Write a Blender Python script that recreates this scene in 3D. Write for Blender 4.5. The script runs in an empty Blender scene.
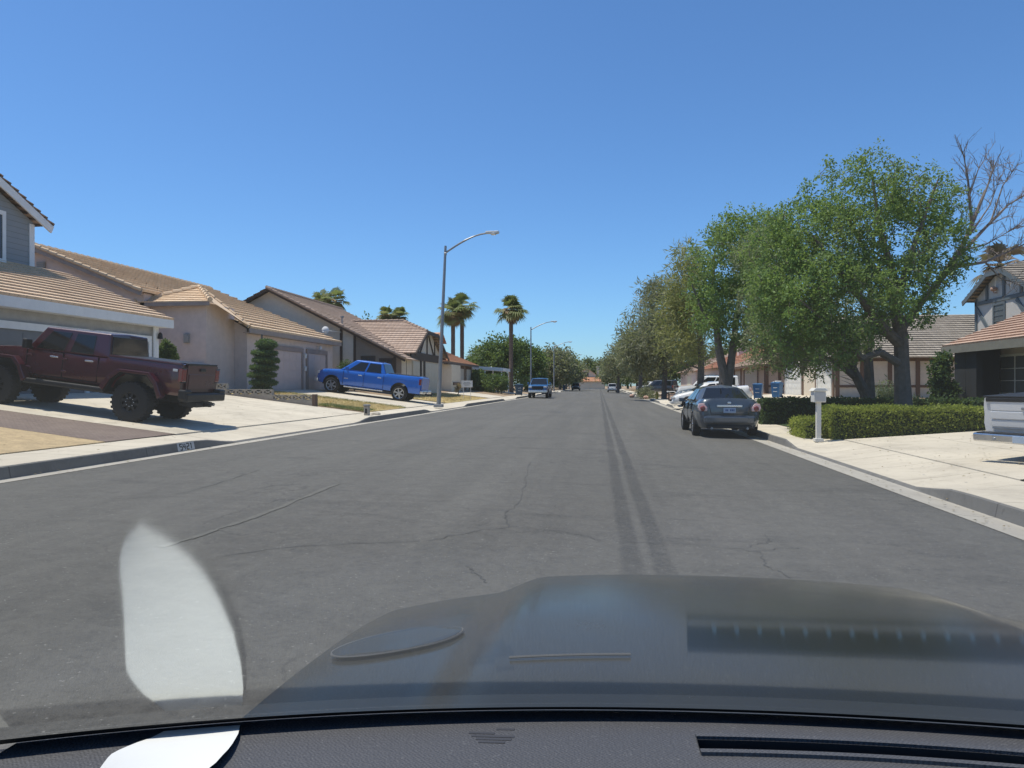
import bpy, bmesh, math, random
import numpy as np
from mathutils import Vector, Matrix, Quaternion
R = math.radians
sc = bpy.context.scene
COL = sc.collection
random.seed(7)
# ------------------------------------------------------------------ helpers
class MB:
    """collects polygons (optionally with uvs and a material slot) for one mesh"""
    def __init__(s): s.v=[]; s.f=[]; s.m=[]; s.uv=[]
    def poly(s, pts, mi=0, uv=None):
        n=len(s.v); s.v.extend([tuple(p) for p in pts]); s.f.append(tuple(range(n,n+len(pts)))); s.m.append(mi); s.uv.append(uv)
    def mesh(s, V, F, mi=0):
        n=len(s.v); s.v.extend([tuple(p) for p in V])
        for f in F: s.f.append(tuple(i+n for i in f)); s.m.append(mi); s.uv.append(None)
    def box(s, x0,x1,y0,y1,z0,z1, mi=0):
        V=[(x0,y0,z0),(x1,y0,z0),(x1,y1,z0),(x0,y1,z0),(x0,y0,z1),(x1,y0,z1),(x1,y1,z1),(x0,y1,z1)]
        s.mesh(V,[(0,3,2,1),(4,5,6,7),(0,1,5,4),(1,2,6,5),(2,3,7,6),(3,0,4,7)],mi)
    def bar(s, a, b, w, t, mi=0, up=(0,0,1)):
        """rectangular bar from a to b, w across, t along up"""
        a=Vector(a); b=Vector(b); d=(b-a).normalized(); u=Vector(up); sd=d.cross(u)
        if sd.length<1e-4: sd=d.cross(Vector((1,0,0)))
        sd.normalize(); u=sd.cross(d).normalized()
        V=[]
        for p in (a,b):
            for i,j in ((-1,-1),(1,-1),(1,1),(-1,1)): V.append(p+sd*(w/2*i)+u*(t/2*j))
        s.mesh(V,[(0,1,2,3),(7,6,5,4),(0,4,5,1),(1,5,6,2),(2,6,7,3),(3,7,4,0)],mi)
    def tube(s, path, rad, n=7, mi=0, cap=True):
        P=[Vector(p) for p in path]; V=[]; F=[]
        if not hasattr(rad,'__len__'): rad=[rad]*len(P)
        d0=(P[1]-P[0]).normalized()
        ref=Vector((0,0,1)) if abs(d0.z)<.9 else Vector((1,0,0))
        u=d0.cross(ref).normalized()
        for i,p in enumerate(P):
            d=(P[min(i+1,len(P)-1)]-P[max(i-1,0)]).normalized()
            u=(u-d*u.dot(d))
            if u.length<1e-5: u=d.orthogonal()
            u.normalize(); w=d.cross(u)
            for k in range(n):
                a=2*math.pi*k/n; V.append(p+(u*math.cos(a)+w*math.sin(a))*rad[i])
        for i in range(len(P)-1):
            for k in range(n):
                k2=(k+1)%n; F.append((i*n+k,i*n+k2,(i+1)*n+k2,(i+1)*n+k))
        if cap: F.append(tuple(range(n-1,-1,-1))); F.append(tuple((len(P)-1)*n+k for k in range(n)))
        s.mesh(V,F,mi)
    def lathe(s, prof, c=(0,0,0), axis='z', n=20, mi=0):
        """prof: (radius, height) pairs, closed at the ends when radius is 0"""
        V=[];F=[]
        for r,h in prof:
            for k in range(n):
                a=2*math.pi*k/n; x,y=r*math.cos(a),r*math.sin(a)
                V.append((c[0]+x,c[1]+y,c[2]+h) if axis=='z' else (c[0]+x,c[1]+h,c[2]+y) if axis=='y' else (c[0]+h,c[1]+x,c[2]+y))
        for i in range(len(prof)-1):
            for k in range(n):
                k2=(k+1)%n; F.append((i*n+k,i*n+k2,(i+1)*n+k2,(i+1)*n+k))
        s.mesh(V,F,mi)
    def extrude(s, pts, vec, mi=0):
        """closed prism of polygon pts along vec"""
        v=Vector(vec); A=[Vector(p) for p in pts]; n=len(A)
        s.mesh(A+[p+v for p in A],[tuple(range(n-1,-1,-1)),tuple(range(n,2*n))]+[(i,(i+1)%n,n+(i+1)%n,n+i) for i in range(n)],mi)
    def blob(s, c, r, rz, seed=0, sub=2, amp=.12, mi=0):
        rnd=random.Random(seed); bm=bmesh.new(); bmesh.ops.create_icosphere(bm,subdivisions=sub,radius=1)
        ph=[rnd.uniform(0,6) for _ in range(6)]
        V=[]
        for v in bm.verts:
            q=v.co; k=1+amp*(math.sin(3*q.x+ph[0])*math.sin(4*q.y+ph[1])+.6*math.sin(7*q.z+ph[2]+5*q.x))
            V.append((c[0]+q.x*r*k,c[1]+q.y*r*k,c[2]+q.z*rz*k))
        F=[tuple(x.index for x in f.verts) for f in bm.faces]; bm.free(); s.mesh(V,F,mi)
    def build(s, name, mats, parent=None, smooth=None, bevel=0, seg=2, fix=True):
        me=bpy.data.meshes.new(name)
        off=wloc(parent) if parent else Vector((0,0,0))
        me.from_pydata([(v[0]-off.x,v[1]-off.y,v[2]-off.z) for v in s.v],[],s.f)
        if any(u for u in s.uv):
            L=me.uv_layers.new(name='UVMap'); i=0
            for f,u in zip(s.f,s.uv):
                for k in range(len(f)):
                    if u: L.data[i].uv=u[k]
                    i+=1
        for m in (mats if isinstance(mats,(list,tuple)) else [mats]): me.materials.append(m)
        me.polygons.foreach_set('material_index',s.m)
        if fix or smooth:
            bm=bmesh.new(); bm.from_mesh(me)
            if fix: bmesh.ops.recalc_face_normals(bm,faces=bm.faces)
            if smooth:
                bmesh.ops.remove_doubles(bm,verts=bm.verts,dist=1e-4)
                bmesh.ops.recalc_face_normals(bm,faces=bm.faces)
                for f in bm.faces: f.smooth=True
                for e in bm.edges:
                    if len(e.link_faces)==2 and e.calc_face_angle(0)>R(smooth): e.smooth=False
            bm.to_mesh(me); bm.free()
        o=bpy.data.objects.new(name,me); COL.objects.link(o)
        if parent: o.parent=parent
        if bevel:
            b=o.modifiers.new('bevel','BEVEL'); b.width=bevel; b.segments=seg; b.limit_method='ANGLE'; b.angle_limit=R(35); b.harden_normals=False
        return o
def wloc(o):
    v=Vector((0,0,0))
    while o: v+=o.location; o=o.parent
    return v
def tag(o,label=None,cat=None,group=None,kind=None):
    if label: o['label']=label
    if cat: o['category']=cat
    if group: o['group']=group
    if kind: o['kind']=kind
    return o
def thing(name,label,cat,loc=(0,0,0),group=None):
    o=bpy.data.objects.new(name,None); COL.objects.link(o); o.location=loc; o.empty_display_size=.2
    return tag(o,label,cat,group)
def copy_tree(o,parent=None):
    c=o.copy(); COL.objects.link(c); c.parent=parent
    for ch in list(o.children): copy_tree(ch,c)
    return c
def np_obj(name,V,k,mat,parent):
    """mesh of separate k-gons from an (n*k,3) array"""
    V=np.asarray(V,dtype=np.float32).reshape(-1,3); nv=len(V); nf=nv//k
    me=bpy.data.meshes.new(name); me.vertices.add(nv); me.loops.add(nv); me.polygons.add(nf)
    me.vertices.foreach_set('co',V.ravel()); me.loops.foreach_set('vertex_index',np.arange(nv,dtype=np.int32))
    me.polygons.foreach_set('loop_start',np.arange(0,nv,k,dtype=np.int32))
    me.update(calc_edges=True); me.validate()
    me.materials.append(mat)
    o=bpy.data.objects.new(name,me); COL.objects.link(o)
    if parent: o.parent=parent
    return o
# ------------------------------------------------------------------ materials
class NT:
    def __init__(s,name):
        s.mat=bpy.data.materials.new(name); s.mat.use_nodes=True; s.t=s.mat.node_tree; s.t.nodes.clear()
        s.out=s.n('ShaderNodeOutputMaterial')
    def n(s,t,**kw):
        x=s.t.nodes.new(t)
        for k,v in kw.items(): setattr(x,k,v)
        return x
    def l(s,a,b): s.t.links.new(a,b)
    def setin(s,node,key,val):
        if isinstance(val,bpy.types.NodeSocket): s.l(val,node.inputs[key])
        else: node.inputs[key].default_value=val
    def math(s,op,a,b=0.0,c=None,clamp=False):
        x=s.n('ShaderNodeMath',operation=op,use_clamp=clamp); s.setin(x,0,a); s.setin(x,1,b)
        if c is not None: s.setin(x,2,c)
        return x.outputs[0]
    def ramp(s,v,a,b,lo=0.,hi=1.):
        x=s.n('ShaderNodeMapRange'); s.setin(x,0,v); s.setin(x,1,a); s.setin(x,2,b); s.setin(x,3,lo); s.setin(x,4,hi); return x.outputs[0]
    def mix(s,f,a,b,mode='MIX'):
        x=s.n('ShaderNodeMix',data_type='RGBA',blend_type=mode); s.setin(x,0,f)
        for k,c in ((6,a),(7,b)):
            if isinstance(c,bpy.types.NodeSocket): s.l(c,x.inputs[k])
            else: x.inputs[k].default_value=(*c,1) if len(c)==3 else c
        return x.outputs[2]
    def noise(s,vec,scale,detail=5,rough=.6,dist=0):
        x=s.n('ShaderNodeTexNoise'); s.setin(x,'Scale',scale); s.setin(x,'Detail',detail); s.setin(x,'Roughness',rough); s.setin(x,'Distortion',dist)
        if vec is not None: s.l(vec,x.inputs['Vector'])
        return x.outputs[0]
    def obj(s): return s.n('ShaderNodeTexCoord').outputs['Object']
    def bump(s,h,strength=.3,dist=.02):
        x=s.n('ShaderNodeBump'); s.setin(x,'Strength',strength); s.setin(x,'Distance',dist); s.l(h,x.inputs['Height']); return x.outputs[0]
    def sep(s,v):
        x=s.n('ShaderNodeSeparateXYZ'); s.l(v,x.inputs[0]); return x.outputs
    def bsdf(s,col,rough=.7,metal=0,spec=.5,normal=None,coat=0):
        x=s.n('ShaderNodeBsdfPrincipled')
        if isinstance(col,bpy.types.NodeSocket): s.l(col,x.inputs['Base Color'])
        else: x.inputs['Base Color'].default_value=(*col,1)
        s.setin(x,'Roughness',rough); s.setin(x,'Metallic',metal); s.setin(x,'Specular IOR Level',spec); s.setin(x,'Coat Weight',coat); s.setin(x,'Coat Roughness',.04)
        if normal is not None: s.l(normal,x.inputs['Normal'])
        return x.outputs[0]
    def done(s,surf): s.l(surf,s.out.inputs['Surface']); return s.mat
def sc3(c,k): return tuple(min(1,x*k) for x in c)
def pm(name,col,rough=.75,var=.14,scale=3,bump=.0,bscale=60,bdist=.01,metal=0,spec=.4,coat=0,col2=None,fine=.06,fscale=40):
    """plain surface with broad mottling, fine grain and optional bump"""
    t=NT(name); o=t.obj()
    n1=t.ramp(t.noise(o,scale,6,.65),.3,.7)
    c=t.mix(n1,sc3(col,1-var),col2 or sc3(col,1+var))
    n2=t.noise(o,fscale,3,.7)
    c=t.mix(1.0,c,t.mix(n2,(1-fine*2,)*3,(1,)*3),'MULTIPLY')
    nb=t.bump(t.noise(o,bscale,4,.7),bump,bdist) if bump else None
    rr=t.ramp(n1,0,1,max(.02,rough-.06),min(1,rough+.06))
    return t.done(t.bsdf(c,rr,metal,spec,nb,coat))
def paint(name,col,dust=.06,metal=.0,rough=.3):
    t=NT(name); o=t.obj(); n=t.ramp(t.noise(o,2.2,6,.7),.35,.75)
    c=t.mix(t.math('MULTIPLY',n,dust),col,(.32,.28,.23))
    return t.done(t.bsdf(c,t.ramp(n,0,1,rough-.04,rough+.12),metal,.5,None,.9))
def glass_dark(name,col=(.012,.014,.016)):
    t=NT(name); o=t.obj(); n=t.noise(o,3,3)
    return t.done(t.bsdf(t.mix(n,col,sc3(col,1.6)),t.ramp(n,0,1,.03,.08),0,.6))
def roof_mat(name,c1,c2,dark,tile=.30,wave=1.0):
    t=NT(name); uv=t.n('ShaderNodeTexCoord').outputs['UV']; S=t.sep(uv)
    fl=t.n('ShaderNodeCombineXYZ'); t.l(t.math('FLOOR',t.math('DIVIDE',S[0],tile)),fl.inputs[0]); t.l(t.math('FLOOR',S[1]),fl.inputs[1])
    w=t.n('ShaderNodeTexWhiteNoise',noise_dimensions='2D'); t.l(fl.outputs[0],w.inputs[0])
    o=t.obj(); n=t.ramp(t.noise(o,.6,5,.6),.3,.7); n2=t.noise(o,25,3,.7)
    c=t.mix(w.outputs[0],c1,c2); c=t.mix(t.math('MULTIPLY',n,.35),c,dark); c=t.mix(t.math('MULTIPLY',n2,.3),c,dark)
    fr=t.math('FRACT',t.math('DIVIDE',S[0],tile)); h=t.math('SINE',t.math('MULTIPLY',fr,math.pi))
    seam=t.math('LESS_THAN',t.math('ABSOLUTE',t.math('SUBTRACT',fr,.02)),.035)
    c=t.mix(t.math('MULTIPLY',seam,.45),c,sc3(dark,.5))
    nb=t.bump(h,.5*wave,.05)
    return t.done(t.bsdf(c,.85,0,.2,nb))
def siding_mat(name,col,step=.19):
    t=NT(name); o=t.obj(); S=t.sep(o); fr=t.math('FRACT',t.math('DIVIDE',S[2],step))
    n=t.noise(o,2,5,.6); c=t.mix(n,sc3(col,.88),sc3(col,1.1)); c=t.mix(t.math('MULTIPLY',t.math('LESS_THAN',fr,.09),.5),c,sc3(col,.35))
    return t.done(t.bsdf(c,.7,0,.3,t.bump(t.math('SUBTRACT',1.0,fr),.6,.02)))
def leaf_mat(name,c1,c2,c3,trans=.35,yellow=None):
    t=NT(name); g=t.n('ShaderNodeNewGeometry').outputs['Random Per Island']; o=t.obj()
    n=t.ramp(t.noise(o,.7,3,.6),.32,.68)
    c=t.mix(g,c1,c2); c=t.mix(t.math('MULTIPLY',n,.7),c,c3)
    if yellow: c=t.mix(t.math('GREATER_THAN',g,.93),c,yellow)
    d=t.bsdf(c,.55,0,.35); tr=t.n('ShaderNodeBsdfTranslucent'); t.l(t.mix(.4,c,(.25,.32,.05)),tr.inputs[0])
    m=t.n('ShaderNodeMixShader'); m.inputs[0].default_value=trans; t.l(d,m.inputs[1]); t.l(tr.outputs[0],m.inputs[2])
    return t.done(m.outputs[0])
def concrete_mat(name,col,joint=1.5,jx=None,stain=.25,dirt=(.16,.14,.12)):
    t=NT(name); o=t.obj(); S=t.sep(o)
    n1=t.ramp(t.noise(o,.55,7,.65,.4),.3,.72); n2=t.noise(o,60,3,.75); n3=t.ramp(t.noise(o,1.3,8,.72,.8),.50,.74)
    mp=t.n('ShaderNodeMapping'); t.l(o,mp.inputs[0]); mp.inputs['Scale'].default_value=(.22,1.6,1); tm=t.ramp(t.noise(mp.outputs[0],.9,5,.65),.52,.72); sp=t.math('GREATER_THAN',t.noise(o,7,2,.5),.70)
    c=t.mix(n1,sc3(col,.86),sc3(col,1.08)); c=t.mix(t.math('MULTIPLY',n2,.22),c,sc3(col,.6)); c=t.mix(t.math('MULTIPLY',n3,stain),c,dirt)
    c=t.mix(t.math('MULTIPLY',tm,stain*.7),c,sc3(dirt,1.5)); c=t.mix(t.math('MULTIPLY',sp,stain*.6),c,dirt)
    j=None
    for k,(ax,st) in enumerate(((1,joint),(0,jx))):
        if st:
            fr=t.math('FRACT',t.math('DIVIDE',S[ax],st)); q=t.math('LESS_THAN',fr,.022/st); j=q if j is None else t.math('MAXIMUM',j,q)
    if j is not None: c=t.mix(t.math('MULTIPLY',j,.65),c,sc3(col,.25))
    return t.done(t.bsdf(c,.85,0,.3,t.bump(n2,.25,.006)))
m={}
m['stuccoGrey']=pm('grey_wall_paint',(.36,.35,.33),bump=.08,bscale=70)
m['sidingBlue']=siding_mat('blue_grey_siding',(.27,.285,.29))
m['white']=pm('white_trim',(.80,.79,.76),.55,.06)
m['doorGrey']=pm('grey_garage_door',(.17,.175,.18),.6,.08)
m['pink']=pm('pinkish_stucco',(.68,.56,.50),bump=.08,bscale=70,var=.09)
m['pinkDoor']=pm('mauve_garage_door',(.60,.47,.42),.6,.06)
m['pinkBase']=pm('salmon_stone_base',(.46,.29,.21),var=.3,scale=9,bump=.5,bscale=14,bdist=.03)
m['beige']=pm('beige_stucco',(.70,.62,.50),bump=.08,bscale=70,var=.08)
m['cream']=pm('cream_stucco',(.70,.62,.48),bump=.08,bscale=70,var=.07)
m['tan']=pm('tan_stucco',(.56,.44,.33),bump=.08,bscale=70,var=.07)
m['timber']=pm('dark_brown_timber',(.062,.042,.032),.7,.25,scale=9,bump=.3,bscale=30)
m['shadedBrownWall']=pm('shaded_brown_wall',(.26,.21,.165),.8,.1)
m['timberTan']=pm('brown_trim',(.15,.09,.06),.7,.15)
m['timberBlue']=pm('slate_blue_trim',(.11,.135,.15),.7,.12)
m['bluegrey']=pm('pale_stucco',(.50,.48,.45),bump=.08,bscale=70,var=.06)
m['creamDoor']=pm('cream_garage_door',(.66,.60,.48),.6,.06)
m['whiteDoor']=pm('white_garage_door',(.74,.73,.69),.5,.05)
m['fasciaBrown']=pm('brown_fascia',(.16,.115,.085),.7,.15)
m['fasciaGrey']=pm('grey_fascia',(.20,.19,.16),.7,.12)
m['glass']=glass_dark('house_window_glass',(.03,.035,.042))
m['screen']=pm('window_screen',(.10,.11,.11),.35,.12)
m['roofTan']=roof_mat('tan_roof_tile',(.74,.55,.37),(.82,.64,.45),(.48,.34,.22))
m['roofPeach']=roof_mat('peach_roof_tile',(.66,.49,.34),(.74,.57,.41),(.36,.25,.17))
m['roofBrown']=roof_mat('brown_roof_tile',(.42,.31,.24),(.50,.385,.31),(.27,.195,.15))
m['roofOrange']=roof_mat('orange_barrel_tile',(.56,.27,.15),(.62,.38,.24),(.28,.13,.08))
m['roofGrey']=roof_mat('weathered_grey_tile',(.33,.29,.24),(.42,.37,.31),(.17,.145,.12))
m['roofMuted']=roof_mat('muted_brown_tile',(.44,.295,.215),(.54,.39,.30),(.25,.165,.125))
m['roofRed']=roof_mat('brick_red_tile',(.42,.20,.125),(.50,.27,.18),(.22,.10,.07))
m['block']=pm('concrete_block',(.40,.36,.30),.9,.18,scale=2.5,bump=.4,bscale=40)
m['bark']=pm('grey_brown_bark',(.15,.128,.11),.9,.3,scale=5,bump=.8,bscale=22,bdist=.03)
m['barkPale']=pm('pale_dry_wood',(.20,.165,.14),.9,.25,scale=6,bump=.5,bscale=25,bdist=.02)
m['barkPalm']=pm('palm_trunk_bark',(.145,.10,.075),.95,.3,scale=6,bump=.9,bscale=12,bdist=.05)
m['leafGreen']=leaf_mat('bright_green_leaves',(.115,.21,.048),(.205,.325,.082),(.155,.205,.085),.5)
m['leafDusty']=leaf_mat('dusty_green_leaves',(.16,.20,.095),(.24,.28,.14),(.22,.215,.155),.5)
m['leafDark']=leaf_mat('dark_green_leaves',(.07,.13,.035),(.125,.20,.06),(.09,.135,.05),.45)
m['leafPine']=leaf_mat('grey_green_needles',(.20,.205,.125),(.28,.28,.175),(.19,.19,.125),.45)
m['leafPineY']=leaf_mat('yellow_green_needles',(.24,.24,.07),(.34,.33,.11),(.18,.185,.085),.42)
m['leafHedge']=leaf_mat('boxwood_leaves',(.25,.29,.04),(.38,.42,.075),(.20,.24,.04),.55)
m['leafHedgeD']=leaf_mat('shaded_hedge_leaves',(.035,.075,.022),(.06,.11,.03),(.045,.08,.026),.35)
m['leafDead']=leaf_mat('dry_brown_fronds',(.36,.25,.14),(.48,.36,.21),(.26,.175,.10),.4)
m['leafPalm']=leaf_mat('palm_fronds',(.075,.135,.04),(.16,.20,.075),(.30,.27,.13),.4)
m['leafTop']=leaf_mat('topiary_needles',(.055,.12,.045),(.09,.17,.065),(.07,.13,.05),.35)
m['steel']=pm('galvanised_steel',(.30,.31,.32),.45,.12,metal=.6)
m['lampHead']=pm('pale_lamp_housing',(.62,.62,.60),.4,.06)
m['plasticBlue']=pm('blue_bin_plastic',(.03,.13,.30),.5,.12)
m['plasticDark']=pm('dark_bin_plastic',(.02,.06,.11),.5,.12)
m['rubber']=pm('tyre_rubber',(.016,.016,.017),.85,.2,bump=.3,bscale=60)
m['black']=pm('black_trim',(.014,.014,.015),.5,.15)
m['leafBrown']=leaf_mat('brown_dead_fronds',(.17,.125,.085),(.25,.19,.13),(.12,.09,.065),.25)
m['mailbox']=pm('mailbox_paint',(.66,.64,.58),.55,.06)
m['midGrey']=pm('dull_grey',(.13,.13,.125),.6,.1)
m['ventDark']=pm('vent_plastic',(.02,.02,.021),.8,.15)
m['blackMatt']=pm('black_matt',(.008,.008,.009),.8,.15)
m['chrome']=pm('bright_chrome',(.72,.72,.71),.28,.05,metal=1,fine=0)
m['alloy']=pm('alloy_rim',(.55,.56,.58),.3,.06,metal=.9)
m['autoGlass']=glass_dark('tinted_car_glass',(.006,.007,.008))
m['redLens']=pm('red_lens',(.20,.008,.008),.18,.1,coat=1)
m['clearLens']=pm('clear_lens',(.62,.60,.58),.12,.06,coat=1)
m['plate']=pm('licence_plate_face',(.36,.44,.55),.4,.05)
m['plateInk']=pm('plate_ink',(.03,.07,.22),.5,.05)
m['paintRed']=paint('dark_red_paint',(.055,.0015,.007),.008,.1)
m['paintBlue']=paint('bright_blue_paint',(.001,.12,.52),.015,.15)
m['paintNavy']=paint('steel_blue_paint',(.015,.11,.28),.05,.15)
m['paintGrey']=paint('slate_grey_paint',(.065,.082,.10),.06,.3)
m['paintWhite']=paint('white_paint',(.72,.72,.70),.05)
m['paintCream']=paint('pale_cream_paint',(.62,.60,.52),.05)
m['paintDark']=paint('near_black_paint',(.018,.022,.028),.08)
m['paintSilver']=paint('silver_paint',(.66,.67,.68),.08,.25)
m['paintHood']=pm('dusty_dark_bonnet_paint',(.036,.036,.030),.22,.15,scale=4,spec=.28)
# ------------------------------------------------------------------ terrain and street
RX,LX=4.0,-7.6                    # asphalt edges (right, left)
def roadz(x): return .25*(RX-x)/(RX-LX)
def gz(x):
    if x<=-9.2: return min(.42+.12*(-9.2-x),1.236)
    if x>=5.75: return min(.17+.075*(x-5.75),.75)
    return -.1
YEND=252
def strip(name,prof,y0,y1,step,mat,kind='structure'):
    """sheet with an x,z profile swept along the street"""
    mb=MB(); ys=list(np.arange(y0,y1,step))+[y1]
    for a,b in zip(ys[:-1],ys[1:]):
        for (xa,za),(xb,zb) in zip(prof[:-1],prof[1:]): mb.poly([(xa,a,za),(xb,a,zb),(xb,b,zb),(xa,b,za)])
    o=mb.build(name,mat,fix=False); return tag(o,kind=kind)
# ground: gravelly desert soil
t=NT('desert_gravel_ground'); o=t.obj()
n1=t.ramp(t.noise(o,.25,6,.6),.35,.7); n2=t.noise(o,9,6,.8); n3=t.noise(o,45,3,.8)
c=t.mix(n1,(.36,.265,.17),(.44,.34,.235)); c=t.mix(t.math('MULTIPLY',t.ramp(n2,.4,.7),.5),c,(.24,.17,.105)); c=t.mix(t.ramp(n3,.35,.7),t.mix(.45,c,(.12,.085,.06)),c)
m['gravel']=t.done(t.bsdf(c,.95,0,.2,t.bump(n3,.7,.03)))
prof=[(-500,1.236),(-60,1.236),(-16,1.236),(-9.2,.40),(-9.1,-.15),(5.65,-.2),(5.75,.15),(13.48,.735),(60,.735),(500,.735)]
mb=MB(); ys=[-60,-20]+list(range(-10,300,10))+[340,420,600,1200]
for a,b in zip(ys[:-1],ys[1:]):
    for (xa,za),(xb,zb) in zip(prof[:-1],prof[1:]):
        if a>=250: za=zb=-.12
        mb.poly([(xa,a,za),(xb,a,zb),(xb,b,zb),(xa,b,za)])
tag(mb.build('ground',m['gravel'],fix=False),'tan desert gravel ground between the houses','ground',kind='structure')
# asphalt
t=NT('worn_asphalt'); o=t.obj(); S=t.sep(o)
n1=t.ramp(t.noise(o,.16,7,.62,.5),.3,.7); n2=t.noise(o,110,2,.8); n3=t.noise(o,22,5,.75)
mp=t.n('ShaderNodeMapping'); t.l(o,mp.inputs[0]); mp.inputs['Scale'].default_value=(1.7,.07,1); st=t.ramp(t.noise(mp.outputs[0],1.0,5,.6),.35,.7)
mp2=t.n('ShaderNodeMapping'); t.l(o,mp2.inputs[0]); mp2.inputs['Scale'].default_value=(.35,1.1,1); mp2.inputs['Rotation'].default_value=(0,0,.25)
cr=t.ramp(t.noise(mp2.outputs[0],.8,6,.7,.9),.54,.70)
c=t.mix(n1,(.130,.124,.109),(.166,.158,.139)); c=t.mix(t.math('MULTIPLY',st,.6),c,(.074,.071,.063)); c=t.mix(t.math('MULTIPLY',cr,.8),c,(.052,.050,.046))
mp3=t.n('ShaderNodeMapping'); t.l(o,mp3.inputs[0]); mp3.inputs['Scale'].default_value=(.9,.05,1); mp3.inputs['Location'].default_value=(7,3,0); pl=t.ramp(t.noise(mp3.outputs[0],1.3,6,.7,.3),.50,.70); c=t.mix(t.math('MULTIPLY',pl,.5),c,(.19,.183,.16))
mp4=t.n('ShaderNodeMapping'); t.l(o,mp4.inputs[0]); mp4.inputs['Scale'].default_value=(.5,2.2,1); bl=t.math('MULTIPLY',t.ramp(t.noise(mp4.outputs[0],.9,5,.6,.5),.62,.72),t.ramp(t.noise(o,.22,3),.42,.6)); c=t.mix(t.math('MULTIPLY',bl,.75),c,(.034,.033,.031))
# two darker tyre tracks with a lighter seam between, right of the centre
nx=t.math('ADD',t.math('ADD',S[0],t.math('MULTIPLY',S[1],.008)),t.math('MULTIPLY',t.math('SUBTRACT',t.noise(o,.15,2),.5),.10)); ne=t.math('MULTIPLY',t.math('SUBTRACT',t.noise(o,6.,6,.8),.5),.10)
d=t.math('SUBTRACT',t.math('ABSOLUTE',t.math('SUBTRACT',t.math('ADD',nx,ne),.385)),.125)
trk=t.ramp(t.math('ABSOLUTE',d),.06,.105,1,0)
seam=t.ramp(t.math('ABSOLUTE',t.math('SUBTRACT',t.math('ADD',nx,t.math('MULTIPLY',ne,.4)),.385)),.01,.04,1,0)
br=t.ramp(t.noise(o,.5,4,.7),.3,.6,.55,1)
c=t.mix(t.math('MULTIPLY',trk,t.math('MULTIPLY',br,.8)),c,(.028,.0275,.027)); c=t.mix(t.math('MULTIPLY',seam,.2),c,(.14,.138,.13))
# hairline cracks
vo=t.n('ShaderNodeTexVoronoi',feature='DISTANCE_TO_EDGE'); vv=t.n('ShaderNodeMix',data_type='VECTOR'); vv.inputs[0].default_value=.12
t.l(o,vv.inputs[4]); nz=t.n('ShaderNodeTexNoise'); nz.inputs['Scale'].default_value=1.2; nz.inputs['Detail'].default_value=6; t.l(o,nz.inputs['Vector'])
ad=t.n('ShaderNodeVectorMath',operation='MULTIPLY_ADD'); t.l(nz.outputs['Color'],ad.inputs[0]); ad.inputs[1].default_value=(2.2,2.2,0); t.l(o,ad.inputs[2])
t.l(ad.outputs[0],vo.inputs['Vector']); vo.inputs['Scale'].default_value=.22
ck=t.math('MULTIPLY',t.math('LESS_THAN',vo.outputs[0],.0035),t.ramp(t.noise(o,.35,3),.48,.58))
c=t.mix(t.math('MULTIPLY',ck,.6),c,(.022,.022,.022))
n4=t.noise(o,5.5,6,.75,.4); c=t.mix(t.ramp(n4,.45,.68,0,.55),c,(.070,.067,.060)); c=t.mix(t.ramp(n4,.50,.30,0,.45),c,(.175,.168,.148)); c=t.mix(t.ramp(n3,.42,.66,0,.5),c,(.17,.163,.143)); c=t.mix(t.ramp(n3,.50,.34,0,.4),c,(.045,.0435,.039)); c=t.mix(t.ramp(n2,.42,.75,0,.8),t.mix(.25,c,(.02,.02,.02)),t.mix(.3,c,(.18,.17,.15)))
sp=t.math('GREATER_THAN',t.noise(o,38,1,.4),.735); c=t.mix(t.math('MULTIPLY',sp,.5),c,(.34,.33,.3))
m['asphalt']=t.done(t.bsdf(c,t.ramp(n3,.3,.7,.72,.9),0,.35,t.bump(n2,.55,.012)))
tag(strip('road',[(LX,.25),(RX,0.0)],-20,YEND,6,m['asphalt']),'grey worn asphalt street running straight ahead','road')
mb=MB(); mb.poly([(-120,YEND,.03),(120,YEND,.03),(120,YEND+9,.03),(-120,YEND+9,.03)])
tag(mb.build('cross_road',m['asphalt'],fix=False),'asphalt cross street closing the far end','road',kind='structure')
# cracks, patch edges: thin ribbons 4 mm above the asphalt
def rpt(px,py):
    k=(px-512)/730; s,c_=math.sin(R(7.26)),math.cos(R(7.26)); d=1.41*730/(py-385)
    for _ in range(4):
        l=k*d; x=l*c_-d*s; d=(1.5-roadz(x))*730/(py-385)
    l=k*d; return (l*c_-d*s, l*s+d*c_)
rnd=random.Random(3)
def ribbon(mb,pts,w,h=.004,jit=.03,sub=7):
    P=[]
    for (a,b) in zip(pts[:-1],pts[1:]):
        for i in range(sub):
            f=i/sub; P.append((a[0]+(b[0]-a[0])*f+rnd.uniform(-jit,jit),a[1]+(b[1]-a[1])*f+rnd.uniform(-jit,jit)))
    P.append(pts[-1])
    for i,(a,b) in enumerate(zip(P[:-1],P[1:])):
        dx,dy=b[0]-a[0],b[1]-a[1]; L=math.hypot(dx,dy) or 1; wa=w*rnd.uniform(.35,1.2); nxx,nyy=-dy/L*wa/2,dx/L*wa/2
        mb.poly([(p[0]+s*nxx,p[1]+s*nyy,roadz(p[0])+h) for p,s in ((a,-1),(a,1),(b,1),(b,-1))][::1])
mb=MB()
for px in ([(430,541),(475,531),(510,527),(560,531),(600,541),(700,545),(750,551),(800,548)],[(510,527),(505,515),(522,500),(524,482),(531,462)],
           [(468,566),(476,573),(487,583)],[(760,552),(765,566),(790,578)],[(748,548),(770,541),(765,535)],[(420,541),(300,546),(190,560)],[(120,500),(190,492),(260,470)],[(640,470),(700,466),(760,470)],[(352,450),(420,445),(470,452)]):
    ribbon(mb,[rpt(*p) for p in px],.011)
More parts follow.
